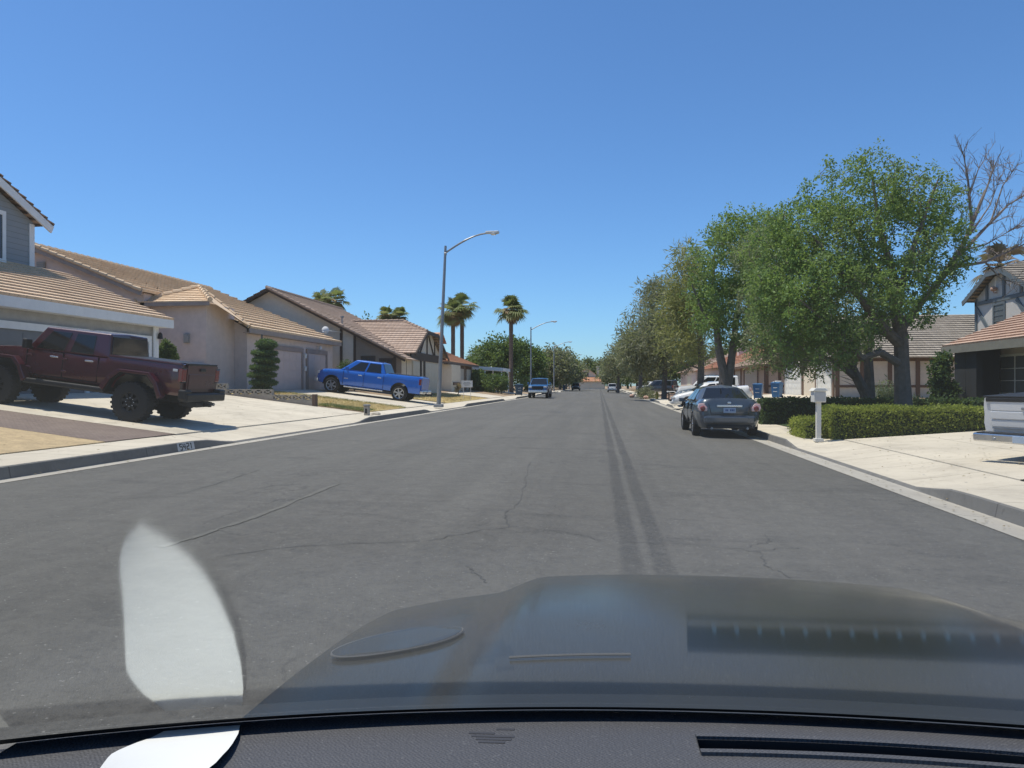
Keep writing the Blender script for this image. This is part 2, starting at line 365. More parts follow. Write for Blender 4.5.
tag(mb.build('road_crack',pm('crack_filler',(.075,.072,.066)),fix=False),'dark hairline cracks wandering over the asphalt','crack',kind='structure')
mb=MB()
for px,w in (([(160,548),(250,519),(338,484)],.07),):
    ribbon(mb,[rpt(*p) for p in px],w,.0045,.02)
tag(mb.build('pavement_seam',pm('pale_seam_grit',(.15,.144,.127),.9,.25,scale=12,fine=.2),fix=False),'pale gritty seam between asphalt patches','seam',kind='structure')
# kerbs, gutters, pavements with dropped stretches at the drives
m['gutter']=concrete_mat('gutter_concrete',(.44,.41,.35),3.0,None,.3)
m['walk']=concrete_mat('pavement_concrete',(.60,.54,.43),1.5,None,.42,(.25,.21,.17))
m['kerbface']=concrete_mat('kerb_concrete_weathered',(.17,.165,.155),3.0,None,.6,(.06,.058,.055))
m['drive']=concrete_mat('driveway_concrete',(.60,.54,.43),3.4,3.7,.52,(.22,.19,.15))
def dipf(y,dips,full):
    k=full
    for a,b in dips:
        if a<=y<=b: return .02
        if a-1.1<y<a: k=min(k,.02+(full-.02)*(a-y)/1.1)
        if b<y<b+1.1: k=min(k,.02+(full-.02)*(y-b)/1.1)
    return k
def kerbline(side,dips,g,y1):
    s=1 if side=='R' else -1; e=RX if s>0 else LX
    ys=[-14+.55*i for i in range(int((y1+14)/.55)+1)]
    G,K,W=MB(),MB(),MB()
    for a,b in zip(ys[:-1],ys[1:]):
        ka,kb=dipf(a,dips,.15),dipf(b,dips,.15); X=lambda d:e+s*d
        q=[(a,ka),(b,kb)]
        def quad(mb,p,qq,off=0):
            (d0,z0a,z0b),(d1,z1a,z1b)=p,qq
            pts=[(X(d0),a,z0a),(X(d1),a,z1a),(X(d1),b,z1b),(X(d0),b,z0b)]
            mb.poly(pts if s>0 else pts[::-1])
        quad(G,(0,g+.006,g+.006),(.40,g-.025,g-.025)); quad(G,(.40,g-.025,g-.025),(.44,g-.02,g-.02))
        quad(K,(.44,g-.02,g-.02),(.47,g+ka-.015,g+kb-.015)); quad(K,(.47,g+ka-.015,g+kb-.015),(.50,g+ka,g+kb)) 
        quad(W,(.50,g+ka,g+kb),(.64,g+ka+.004,g+kb+.004)); quad(W,(.64,g+ka+.004,g+kb+.004),(1.05,g+max(ka,.06)+.01,g+max(kb,.06)+.01)); quad(W,(1.05,g+max(ka,.06)+.01,g+max(kb,.06)+.01),(1.72,g+.17,g+.17))
    w='right' if s>0 else 'left'
    tag(G.build('gutter',m['gutter'],fix=False),f'concrete gutter along the {w} edge of the street','gutter',kind='structure')
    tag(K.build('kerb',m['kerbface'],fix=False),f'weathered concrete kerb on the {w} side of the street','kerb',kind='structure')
    tag(W.build('pavement',m['walk'],fix=False),f'pale concrete pavement on the {w} side of the street','pavement',kind='structure')
kerbline('L',[(15.0,23.2),(33.5,41.5),(59,66),(80,86),(104,110),(128,134),(160,166)],.25,250)
kerbline('R',[(11.2,17.9),(43,49),(55,61),(76,82),(98,103),(118,124),(150,156)],0.0,250)
def sheet(name,mat,x0,x1,y0,y1,label,cat,h=.012,taper=None):
    """ground cover following the slope; taper gives y0,y1 at the far x"""
    xs=sorted({x0,x1,*[x for x in (-16,-9.2,5.75,13.48) if min(x0,x1)<x<max(x0,x1)],*np.linspace(x0,x1,7)}); mb=MB()
    ty=taper or (y0,y1)
    Y=lambda x:(y0+(ty[0]-y0)*(x-x0)/(x1-x0),y1+(ty[1]-y1)*(x-x0)/(x1-x0))
    e=min(xs,key=abs); q=Y(e); mb.poly([(e,q[0],gz(e)-.06),(e,q[0],gz(e)+h),(e,q[1],gz(e)+h),(e,q[1],gz(e)-.06)])
    for a,b in zip(xs[:-1],xs[1:]):
        ya,yb=Y(a),Y(b); mb.poly([(a,ya[0],gz(a)+h),(b,yb[0],gz(b)+h),(b,yb[1],gz(b)+h),(a,ya[1],gz(a)+h)])
    return tag(mb.build(name,mat,fix=False),label,cat,kind='structure')
t=NT('brown_pavers'); o=t.obj(); br=t.n('ShaderNodeTexBrick'); t.l(o,br.inputs[0]); br.inputs['Scale'].default_value=4.5
br.inputs['Color1'].default_value=(.15,.105,.085,1); br.inputs['Color2'].default_value=(.205,.15,.125,1); br.inputs['Mortar'].default_value=(.09,.075,.065,1); br.inputs['Mortar Size'].default_value=.03
n=t.ramp(t.noise(o,1.2,5,.7),.35,.7); c=t.mix(t.math('MULTIPLY',n,.45),br.outputs[0],(.25,.195,.15)); m['paver']=t.done(t.bsdf(c,.85))
m['yellowGravel']=pm('yellow_pea_gravel',(.74,.56,.32),.95,.2,scale=5,bump=.8,bscale=55,bdist=.03,fine=.3,fscale=30)
t=NT('dry_lawn'); o=t.obj(); n1=t.ramp(t.noise(o,.8,6,.7),.42,.62); n2=t.noise(o,30,4,.8)
c=t.mix(n1,(.58,.43,.21),(.34,.30,.11)); c=t.mix(t.math('MULTIPLY',n2,.5),c,(.34,.25,.12)); m['dryLawn']=t.done(t.bsdf(c,.95,0,.2,t.bump(n2,.8,.05)))
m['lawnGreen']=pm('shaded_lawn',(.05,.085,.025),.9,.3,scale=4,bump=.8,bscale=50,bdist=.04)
m['brownYard']=pm('red_brown_gravel_bed',(.30,.19,.12),.95,.25,scale=4,bump=.8,bscale=40,bdist=.03,fine=.3)
sheet('driveway',m['drive'],-9.25,-16.4,14.8,27.2,'concrete driveway under the dark red pickup','driveway')
sheet('paver_strip',m['paver'],-9.28,-16.4,12.6,14.78,'brown paver strip beside the driveway','paving',.010)
sheet('gravel_bed',m['yellowGravel'],-9.28,-16.4,2,12.58,'yellow pea gravel front yard bed','gravel bed',.010)
sheet('lawn',m['dryLawn'],-9.28,-15.9,27.9,33.4,'dry yellow lawn beside the block wall','lawn',.014)
sheet('driveway',m['drive'],-9.25,-16.4,33.5,41.6,'concrete driveway under the bright blue pickup','driveway')
sheet('lawn',m['dryLawn'],-9.28,-12.8,42.4,57.5,'straw coloured front yard behind the near lamp post','lawn',.013)
sheet('driveway',m['drive'],-9.25,-13,58.5,66.8,'pale driveway before the orange roofed house','driveway',.014)
sheet('driveway',m['drive'],-9.25,-15,80,86,'pale driveway beside the white carport','driveway',.014)
sheet('driveway',m['drive'],5.72,24,11.0,18.55,'wide sunlit concrete driveway under the silver pickup','driveway')
sheet('gravel_bed',m['brownYard'],5.8,20,-6,10.9,'reddish brown gravel yard beside the near driveway','gravel bed',.010)
sheet('lawn',m['lawnGreen'],5.8,14.9,18.9,42.5,'shaded green lawn under the big street tree','lawn',.010)
sheet('driveway',m['drive'],5.72,14,43,62,'concrete driveway with white cars parked','driveway')
sheet('gravel_bed',m['brownYard'],5.8,14,62.5,96,'reddish gravel front yard under the pines','gravel bed',.010)
sheet('driveway',m['drive'],5.72,14,97,104,'driveway holding the dark sport utility vehicle','driveway',.013)
sheet('driveway',m['drive'],5.72,14,116,124,'far driveway holding a white car','driveway',.013)
# ------------------------------------------------------------------ houses
def roof_plane(mb,e0,e1,r1,r0,course=.34,lift=.045,thick=None):
    """tiled roof slope: eave e0-e1, top r0-r1, laid in overlapping courses"""
    e0,e1,r1,r0=[Vector(p) for p in (e0,e1,r1,r0)]
    L=((r0-e0).length+(r1-e1).length)/2; n=max(2,int(round(L/course)))
    N=(e1-e0).cross(r0-e0); N=N if N.length>1e-6 else (e1-e0).cross(r1-e0); N.normalize()
    if N.z<0: N=-N
    ax=(e1-e0).normalized()
    U=lambda p:(p-e0).dot(ax)+50
    for i in range(n):
        a,b=i/n,(i+1)/n
        p0,p1=e0.lerp(r0,a),e1.lerp(r1,a); q0,q1=e0.lerp(r0,b),e1.lerp(r1,b)
        P=[p0+N*lift,p1+N*lift,q1+N*.004,q0+N*.004]
        if (q1-q0).length<.02: mb.poly(P[:3],0,[(U(p0),i+.1),(U(p1),i+.1),(U(q1),i+.9)])
        else: mb.poly(P,0,[(U(p0),i+.1),(U(p1),i+.1),(U(q1),i+.9),(U(q0),i+.9)])
        mb.poly([p0+N*-.03,p1+N*-.03,P[1],P[0]],0,[(U(p0),i+.05),(U(p1),i+.05),(U(p1),i+.1),(U(p0),i+.1)])
def ridge_cap(mb,a,b,r=.11):
    a=Vector(a); b=Vector(b); n=max(1,int((b-a).length/.4))
    for i in range(n):
        p,q=a.lerp(b,i/n),a.lerp(b,(i+1.08)/n if i<n-1 else 1)
        mb.tube([p+Vector((0,0,.03)),q],[r,r*.82],7)
def win(parent,face,c,w,h,fm,gm=None,fw=.07,bars=(0,0),name='window'):
    """window on a wall; face 'x+','x-','y-' is the side it looks to, c the centre on the wall plane"""
    a,b=[],[]
    F,G=MB(),MB(); x,y,z=c; s={'x+':1,'x-':-1,'y-':-1}[face]
    def bx(mb,u0,u1,v0,v1,d0,d1):
        if face[0]=='x': mb.box(*sorted((x+s*d0,x+s*d1)),y+u0,y+u1,z+v0,z+v1)
        else: mb.box(x+u0,x+u1,*sorted((y+s*d0,y+s*d1)),z+v0,z+v1)
    bx(F,-w/2,w/2,h/2-fw,h/2,.004,.05); bx(F,-w/2,w/2,-h/2,-h/2+fw,.004,.06)
    bx(F,-w/2,-w/2+fw,-h/2+fw,h/2-fw,.004,.05); bx(F,w/2-fw,w/2,-h/2+fw,h/2-fw,.004,.05)
    iw,ih=w-2*fw,h-2*fw
    for k in range(1,bars[0]+1): q=-iw/2+iw*k/(bars[0]+1); bx(F,q-.02,q+.02,-ih/2,ih/2,.012,.045)
    for k in range(1,bars[1]+1): q=-ih/2+ih*k/(bars[1]+1); bx(F,-iw/2,iw/2,q-.015,q+.015,.010,.042)
    f=F.build(name,fm,parent); bx(G,-iw/2,iw/2,-ih/2,ih/2,.003,.02); G.build('pane',gm or m['glass'],f); return f
def gdoor(parent,face,x,y0,y1,z0,z1,mat,rows=4,cols=4,rec=.12,trim=None,tw=.14,panels=True):
    s=1 if face=='x+' else -1; D=MB()
    X=lambda d:x+s*d
    D.box(*sorted((X(.004),X(.03))),y0,y1,z0,z1)
    if panels:
        ph=(z1-z0)/rows; pw=(y1-y0)/cols
        for r in range(rows):
            D.box(*sorted((X(.03),X(.045))),y0+.01,y1-.01,z0+r*ph+.012,z0+(r+1)*ph-.012)
            for c_ in range(cols): D.box(*sorted((X(.045),X(.056))),y0+c_*pw+.09,y0+(c_+1)*pw-.09,z0+r*ph+.09,z0+(r+1)*ph-.09)
    d=D.build('garage_door',mat,parent)
    if trim:
        T=MB(); T.box(*sorted((X(.004),X(.10))),y0-tw,y1+tw,z1,z1+tw*1.3); T.box(*sorted((X(.004),X(.10))),y0-tw,y0,z0,z1); T.box(*sorted((X(.004),X(.10))),y1,y1+tw,z0,z1)
        T.build('door_trim',trim,d)
    return d
# --- grey two storey house, nearest on the left
h=thing('grey_house','grey house with lap sided upper storey and pale tiled garage roof at left edge','house',(-20,17,1.2))
W=MB(); W.box(-24,-16.3,6,24.9,1.1,3.86); W.build('wall',m['stuccoGrey'],h)
U=MB(); X0=-20.0
U.extrude([(X0,13.0,4.6),(X0,23.4,4.6),(X0,23.4,7.22),(X0,18.2,9.75),(X0,13.0,7.22)],(-7,0,0)); up=U.build('upper_wall',m['sidingBlue'],h)
T=MB(); T.box(X0+.004,X0+.04,23.2,23.42,4.9,7.15); T.box(X0-.18,X0,23.403,23.43,4.9,7.15)
def rake(mb,a,b,w=.3,t=.06): mb.bar(a,b,t,w)
rake(T,(-19.72,23.95,7.07),(-19.72,18.2,9.87),.26); rake(T,(-19.72,18.2,9.87),(-19.72,12.4,7.07),.26)
T.build('corner_trim',m['white'],up)
win(h,'x+',(X0,21.3,6.45),1.75,1.75,m['white'],fw=.14,bars=(1,0))
RF=MB(); roof_plane(RF,(-15.85,5,3.92),(-15.85,25.25,3.92),(-20.3,25.25,5.75),(-20.3,5,5.75),.36,.06)
RF.build('roof',m['roofPeach'],h,fix=False)
G=MB(); G.poly([(-16.3,24.9,3.8),(-24,24.9,3.8),(-24,24.9,5.3),(-20.2,24.9,5.55)]); G.build('gable_wall',m['stuccoGrey'],h)
RU=MB(); roof_plane(RU,(-19.68,24.0,7.24),(-27,24.0,7.24),(-27,18.2,10.06),(-19.68,18.2,10.06),.36,.08); roof_plane(RU,(-27,12.3,7.24),(-19.68,12.3,7.24),(-19.68,18.2,10.06),(-27,18.2,10.06),.36,.08)
RU.build('upper_roof',m['roofBrown'],h,fix=False)
F=MB(); F.box(-15.93,-15.86,5,25.27,3.60,3.90); F.box(-20.2,-15.94,25.19,25.27,3.62,3.8); F.box(-16.29,-15.94,5,25.18,3.60,3.66)
F.build('fascia',m['white'],h)
gdoor(h,'x+',-16.3,16.0,21.1,1.23,3.05,m['doorGrey'],4,6,trim=m['white'],tw=.16); gdoor(h,'x+',-16.3,21.75,24.3,1.23,3.05,m['doorGrey'],4,3,trim=m['white'],tw=.16)
C=MB(); C.box(-16.32,-16.24,24.68,24.93,1.2,3.6); C.tube([(-16.17,24.55,3.6),(-16.17,24.55,1.25)],.045,8); C.build('corner_board',m['white'],h)
L=MB(); L.lathe([(0,-.02),(.09,-.01),(.07,.16),(.03,.22),(0,.23)],(-16.16,24.9,3.2)); L.build('wall_lantern',m['black'],h)
# --- pinkish house with tan roof
h=thing('stucco_house','pinkish stucco house with tan tiled roof and two mauve garage doors','house',(-20,35,1.24))
W=MB(); W.box(-26,-16.3,31.7,42.3,1.1,4.02); W.box(-19.55,-16.9,29.3,31.69,.95,5.0)
W.extrude([(-19.5,28.9,1.0),(-19.5,28.9,5.42),(-24.3,28.9,7.38),(-29.1,28.9,5.42),(-29.1,28.9,1.0)],(0,13.3,0))
W.build('wall',m['pink'],h)
W=MB(); W.poly([(-16.3,31.69,3.9),(-17.9,31.69,3.9),(-17.9,31.69,5.0),(-16.3,31.69,4.08)]); W.build('gable_wall',m['pink'],h)
RF=MB()
roof_plane(RF,(-15.9,31.2,4.08),(-15.9,42.75,4.08),(-24.3,42.75,7.48),(-24.3,31.2,7.48),.62,.10)
roof_plane(RF,(-19.3,28.45,5.46),(-19.3,31.2,5.46),(-24.3,31.2,7.48),(-24.3,28.45,7.48),.62,.10)
roof_plane(RF,(-32.7,42.75,4.08),(-32.7,28.45,4.08),(-24.3,28.45,7.48),(-24.3,42.75,7.48),.5,.05)
roof_plane(RF,(-19.95,28.9,5.02),(-16.5,28.9,5.02),(-18.28,31.1,5.92),(-18.3,31.1,5.92),.36,.05)
RF.poly([(-16.5,28.9,5.06),(-15.88,31.2,4.13),(-18.28,31.15,5.95)],0,[(50,1),(52,1),(51,8)])
RF.poly([(-19.95,28.9,5.05),(-18.3,31.1,5.93),(-19.6,30.6,5.55)],0,[(50,1),(52,1),(51,8)])
ridge_cap(RF,(-24.3,28.45,7.5),(-24.3,42.75,7.5)); ridge_cap(RF,(-16.5,28.9,5.08),(-18.28,31.1,5.97)); ridge_cap(RF,(-19.95,28.9,5.05),(-18.28,31.1,5.97)); ridge_cap(RF,(-15.9,31.15,4.12),(-18.25,31.15,5.93)); ridge_cap(RF,(-19.3,28.4,5.48),(-24.3,28.4,7.5),.09)
RF.build('roof',m['roofTan'],h,fix=False)
F=MB(); F.box(-15.96,-15.9,31.2,42.77,3.86,4.08); F.box(-16.29,-15.97,31.3,42.7,3.86,3.9); F.bar((-19.3,28.44,5.36),(-24.3,28.44,7.36),.05,.22); F.box(-19.9,-16.55,28.9,28.95,4.86,5.02); F.box(-19.55,-16.9,28.96,29.29,4.88,4.93)
F.build('fascia',pm('pinkish_fascia',(.36,.29,.25),.7),h)
dt=pm('mauve_trim',(.30,.235,.21),.7)
gdoor(h,'x+',-16.3,33.75,37.65,1.25,3.25,m['pinkDoor'],4,5,trim=dt,tw=.18); gdoor(h,'x+',-16.3,38.5,41.1,1.25,3.25,m['pinkDoor'],4,3,trim=dt,tw=.18)
B=MB(); B.box(-19.0,-17.0,29.2,29.29,.95,2.3); B.box(-19.05,-16.95,29.15,29.29,2.3,2.42); B.build('stone_base',m['pinkBase'],h)
B=MB(); B.box(-17.9,-17.65,29.22,29.29,3.3,3.7); B.box(-17.87,-17.68,29.19,29.22,3.33,3.66); B.build('meter_box',m['stuccoGrey'],h)
B=MB(); B.box(-24.5,-24.1,28.84,28.895,6.35,6.85)
for k in range(5): B.box(-24.46,-24.14,28.81,28.84,6.40+k*.09,6.44+k*.09)
B.build('gable_vent',m['stuccoGrey'],h)
B=MB(); B.blob((-16.1,39.9,3.62),.09,.11,1); B.tube([(-16.29,39.9,3.7),(-16.1,39.9,3.68)],.03); B.build('security_light',m['white'],h)
for zz in (2.95,2.25):
    B=MB(); B.lathe([(0,0),(.06,.01),(.08,.2),(.1,.22),(0,.3)],(-16.2,38.05,zz)); B.build('wall_lantern',m['white'],h)
def timbers(mb,segs,w=.17,t=.05,up=(0,-1,0)):
    for a,b in segs: mb.bar(a,b,w,t,0,up)
# --- half timbered house with brown roof
h=thing('timbered_house','long beige half timbered house with brown tiled roof, two pale garage doors','house',(-18,50,1.24))
W=MB(); yg=45.0
W.extrude([(-12.75,yg,.95),(-12.75,yg,3.25),(-21.5,yg,7.6),(-29.5,yg,3.6),(-29.5,yg,1.1)],(0,2.35,0))
W.extrude([(-14.5,47.35,.95),(-14.5,47.35,3.9),(-21.5,47.35,7.55),(-29.5,47.35,3.6),(-29.5,47.35,1.1)],(0,10,0))
W.build('wall',m['beige'],h)
W=MB(); W.extrude([(-12.9,47.36,.8),(-12.9,56.5,.8),(-12.9,56.5,3.7),(-12.9,53.5,5.2),(-12.9,50.5,5.2),(-12.9,47.36,3.7)],(-7,0,0)); W.build('garage_wall',m['beige'],h)
W=MB(); W.box(-15.75,-12.8,44.93,44.99,.95,3.15); W.extrude([(-15.75,44.93,3.15),(-12.8,44.93,3.15),(-15.75,44.93,4.55)],(0,.06,0)); W.build('shaded_brown_wall',m['shadedBrownWall'],h)  # brown panel on the gable; the recessed face's shade is put into its colour
RF=MB(); yo=44.4
roof_plane(RF,(-12.35,yo,3.12),(-12.35,47.4,3.12),(-21.5,47.4,7.72),(-21.5,yo,7.72),.36,.05)
roof_plane(RF,(-14.1,47.4,4.02),(-14.1,58,4.02),(-21.5,58,7.72),(-21.5,47.4,7.72),.36,.05)
roof_plane(RF,(-30,58,3.4),(-30,yo,3.4),(-21.5,yo,7.72),(-21.5,58,7.72),.5,.05)
roof_plane(RF,(-20,46.9,3.62),(-12.4,46.9,3.62),(-12.4,50.2,5.257),(-20,50.2,5.257),.36,.05); roof_plane(RF,(-20,50.2,5.257),(-12.4,50.2,5.257),(-14.6,52,6.15),(-20,52,6.15),.36,.05)
roof_plane(RF,(-12.4,57.1,3.62),(-20,57.1,3.62),(-20,53.8,5.257),(-12.4,53.8,5.257),.36,.05); roof_plane(RF,(-12.4,53.8,5.257),(-20,53.8,5.257),(-20,52,6.15),(-14.6,52,6.15),.36,.05)
roof_plane(RF,(-12.4,50.2,5.257),(-12.4,53.8,5.257),(-14.6,52.01,6.15),(-14.6,52,6.15),.36,.05); ridge_cap(RF,(-12.4,50.2,5.29),(-14.6,52,6.19))
ridge_cap(RF,(-21.5,yo,7.75),(-21.5,58,7.75)); ridge_cap(RF,(-14.6,52,6.2),(-19.5,52,6.2)); ridge_cap(RF,(-12.35,yo-.03,3.16),(-21.5,yo-.03,7.76),.10)
RF.build('roof',m['roofBrown'],h,fix=False)
B=MB(); B.tube([(-17.0,45.8,5.3),(-17.0,45.8,5.95)],.05); B.lathe([(.12,0),(.12,.08),(0,.1)],(-17.0,45.8,5.9)); B.build('vent_pipe',m['steel'],h)
B=MB(); B.box(-15.1,-14.6,49.2,49.8,4.55,4.75); B.build('roof_vent',m['black'],h)
T=MB(); y=yg-.03
timbers(T,[((-12.4,yo+.06,3.02),(-21.5,yo+.06,7.6)),((-30,yo+.06,3.3),(-21.5,yo+.06,7.6))],.13,.06)
timbers(T,[((-16.75,y,.95),(-16.75,y,5.1)),((-15.85,y,.95),(-15.85,y,4.7))])
timbers(T,[((-13.2,y-.05,.9),(-13.2,y-.05,3.3)),((-12.82,46.0,.85),(-12.82,46.0,3.1))],.17,.05)
x=-12.87
for yy in (47.5,50.2,51.2,56.3): T.box(x-.02,x+.05,yy-.17,yy+.17,.85,3.2)
T.box(x-.02,x+.06,47.4,56.5,3.2,3.75)
for a,b in (((x+.02,48.1,4.1),(x+.02,48.1,3.7)),((x+.02,49.6,3.7),(x+.02,49.6,4.8)),((x+.02,52,3.7),(x+.02,52,5.15)),((x+.02,54.4,3.7),(x+.02,54.4,4.8)),((x+.02,50.0,3.75),(x+.02,51.5,5.1)),((x+.02,54,3.75),(x+.02,52.5,5.1))): T.bar(a,b,.14,.05,0,(1,0,0))
T.bar((x+.5,46.9,3.5),(x+.5,50.2,5.13),.06,.2,0,(0,0,1)); T.bar((x+.5,57.1,3.5),(x+.5,53.8,5.13),.06,.2); T.bar((x+.5,50.2,5.15),(x+.5,53.8,5.15),.06,.2)
T.build('timber_frame',m['timber'],h)
W=MB(); W.poly([(x,47.4,3.4),(x,56.5,3.4),(x,56.5,3.7),(x,47.4,3.7)]); 
win(h,'y-',(-14.95,44.93,2.6),.95,1.5,m['timber'],fw=.09,bars=(1,1)); win(h,'y-',(-13.75,44.93,2.45),.95,1.5,m['timber'],fw=.09,bars=(1,1))
gdoor(h,'x+',-12.9,48.0,49.9,.88,3.1,m['creamDoor'],4,2); gdoor(h,'x+',-12.9,51.5,56.0,.88,3.1,m['creamDoor'],4,5)
D=MB(); D.lathe([(0,.0),(.09,.01),(.17,.035),(.24,.078),(.235,.083),(.165,.045),(0,.015)],(0,0,0),'y',24)
D.v=[(v[0]-17.45,v[1]+44.0,v[2]+4.95) for v in D.v]
D.tube([(-17.45,44.02,4.95),(-17.1,44.3,4.9),(-16.75,44.9,4.88)],.025); D.tube([(-17.45,44.0,4.6),(-17.42,43.7,4.78)],.02); D.blob((-17.42,43.66,4.8),.06,.06,2,1)
D.build('satellite_dish',m['white'],h,smooth=40)
# --- cream house with orange barrel tiles
h=thing('cream_house','cream stucco house with orange barrel tile roof beyond the half timbered house','house',(-17,70,1))
W=MB(); W.box(-22,-14,66.6,76.5,.9,3.6); W.box(-14.01,-13.3,62.6,66.59,.75,3.3); W.box(-20,-14.0,62.6,66.6,.9,3.55); W.extrude([(-16.5,70.6,3.6),(-16.5,73.4,3.6),(-16.5,73.4,5.75),(-16.5,72.9,6.35),(-16.5,72,6.6),(-16.5,71.1,6.35),(-16.5,70.6,5.75)],(-5,0,0)); W.build('wall',m['cream'],h)
RF=MB(); roof_plane(RF,(-13.4,62,3.55),(-13.4,77.1,3.55),(-19,77.1,5.9),(-19,62,5.9),.4,.07); roof_plane(RF,(-21,62,3.55),(-13.4,62,3.55),(-17,66.5,5.5),(-19,66.5,5.6),.4,.07)
roof_plane(RF,(-16.2,70.2,5.75),(-22,70.2,5.75),(-22,72,6.8),(-16.2,72,6.8),.4,.06); roof_plane(RF,(-22,73.8,5.75),(-16.2,73.8,5.75),(-16.2,72,6.8),(-22,72,6.8),.4,.06)
ridge_cap(RF,(-13.4,62,3.6),(-17,66.5,5.55)); RF.build('roof',m['roofOrange'],h,fix=False)
gdoor(h,'x+',-14.0,67.4,71.6,1.0,3.1,m['creamDoor'],4,4,trim=m['timberTan'],tw=.2); gdoor(h,'x+',-14.0,72.7,75.4,1.0,3.1,m['creamDoor'],4,3,trim=m['timberTan'],tw=.2)
F=MB(); F.box(-13.46,-13.4,62,77.1,3.36,3.55); F.box(-20.8,-13.47,62,62.06,3.36,3.55); F.build('fascia',m['fasciaBrown'],h)
B=MB(); B.box(-13.29,-13.2,63.2,66.0,1.5,1.75); B.build('ledge',m['timberTan'],h)
win(h,'x+',(-16.5,72,5.7),1.0,1.0,m['timberTan'],fw=.1,bars=(1,0))
# --- white carport
h=thing('carport','flat white carport roof on thin posts behind green shrubs','carport',(-12.8,80,.75))
B=MB(); B.mesh([(-14.6,78,3.25),(-10.9,78,3.0),(-10.9,84,3.0),(-14.6,84,3.25),(-14.6,78,3.6),(-10.9,78,3.35),(-10.9,84,3.35),(-14.6,84,3.6)],[(0,3,2,1),(4,5,6,7),(0,1,5,4),(1,2,6,5),(2,3,7,6),(3,0,4,7)])
B.build('roof',m['white'],h)
for xx in (-14.4,-12.9,-11.1):
    for yy in (78.2,83.8): P=MB(); P.box(xx-.06,xx+.06,yy-.06,yy+.06,.6,3.2); P.build('post',m['white'],h)
B=MB(); B.blob((-12.7,81,3.36),.35,.18,4); B.build('roof_vent',m['white'],h)
# --- far house closing the street
h=thing('far_house','small pale two storey house with orange roof closing the end of the street','house',(-4.7,268,0))
ox,oy=-5.0,266
W=MB(); W.box(ox-5.6,ox+5.0,oy,oy+8,-.1,2.75); W.extrude([(ox-5.6,oy+4,2.7),(ox+1.6,oy+4,2.7),(ox+1.6,oy+4,5.4),(ox-.4,oy+4,6.9),(ox-2,oy+4,7.3),(ox-3.6,oy+4,6.9),(ox-5.6,oy+4,5.4)],(0,7,0)); W.build('wall',m['cream'],h)
RF=MB(); roof_plane(RF,(ox-6,oy-.6,2.8),(ox+5.4,oy-.6,2.8),(ox+5.4,oy+4.2,4.6),(ox-6,oy+4.2,4.6),.5,.06)
roof_plane(RF,(ox-6.1,oy+3.4,5.3),(ox-6.1,oy+11,5.3),(ox-2,oy+11,7.6),(ox-2,oy+3.4,7.6),.5,.06); roof_plane(RF,(ox+2.1,oy+11,5.3),(ox+2.1,oy+3.4,5.3),(ox-2,oy+3.4,7.6),(ox-2,oy+11,7.6),.5,.06)
roof_plane(RF,(ox-12,oy+6,5.2),(ox-5.7,oy+6,5.2),(ox-5.7,oy+9,6.9),(ox-12,oy+9,6.9),.5,.06)
RF.build('roof',m['roofOrange'],h,fix=False)
D=MB(); D.box(ox-4.9,ox-.2,oy-.05,oy-.004,0,2.2); D.build('garage_door',m['creamDoor'],h); D=MB(); D.box(ox+.2,ox+4.6,oy-.05,oy-.004,0,2.2); D.build('garage_door',m['creamDoor'],h)
win(h,'y-',(ox-2.0,oy+4,5.4),2.0,1.7,m['timberTan'],fw=.2,bars=(1,0))
B=MB(); B.box(ox+1.9,ox+2.9,oy+6,oy+7,4,8.3); B.box(ox+1.8,ox+3.0,oy+5.9,oy+7.1,8.3,8.5); B.build('chimney',m['cream'],h)
W=MB(); W.box(ox-12,ox-5.7,oy+6.5,oy+12,0,5.2); W.build('side_wall',m['cream'],h)
# --- right hand side, nearest house
h=thing('gabled_house','house with deep shaded eaves, brown tile roof and blue trimmed upper gable at right edge','house',(18,28,.75))
W=MB(); W.box(16.6,24,20,34.2,.6,3.3); W.build('wall',m['pink'],h)
W=MB(); W.box(15.2,16.59,33.2,34.2,.6,3.2); W.box(15.2,15.45,32.3,33.19,.6,3.2); W.build('porch_wall',pm('shaded_porch_wall',(.022,.024,.028),.8),h)  # near-black section: shade of the porch recess put into the wall colour
RF=MB(); roof_plane(RF,(15,34.9,3.22),(15,16,3.22),(20.2,16,5.5),(20.2,34.9,5.5),.36,.06); RF.build('roof',m['roofMuted'],h,fix=False)
F=MB(); F.box(14.96,15.02,16,34.95,2.88,3.2); F.box(15.03,22,34.86,34.95,2.92,3.18); F.box(15.03,16.58,16,34.85,3.14,3.18); F.build('fascia',m['fasciaGrey'],h)
win(h,'x-',(16.6,31.55,1.93),3.5,1.7,m['white'],m['screen'],fw=.10,bars=(2,2)); win(h,'x-',(16.6,27.3,2.0),2.4,1.6,m['white'],m['screen'],fw=.10,bars=(1,2))
W=MB(); xg=19.4
W.extrude([(xg,35.9,3.0),(xg,41.3,3.0),(xg,41.3,6.0),(xg,39.4,6.95),(xg,37.9,6.95),(xg,35.9,6.0)],(7,0,0)); W.build('upper_wall',m['bluegrey'],h)
RU=MB(); roof_plane(RU,(18.95,41.8,5.92),(27,41.8,5.92),(27,39.4,7.12),(18.95,39.4,7.12),.34,.07); roof_plane(RU,(27,35.4,5.92),(18.95,35.4,5.92),(18.95,37.9,7.12),(27,37.9,7.12),.34,.07)
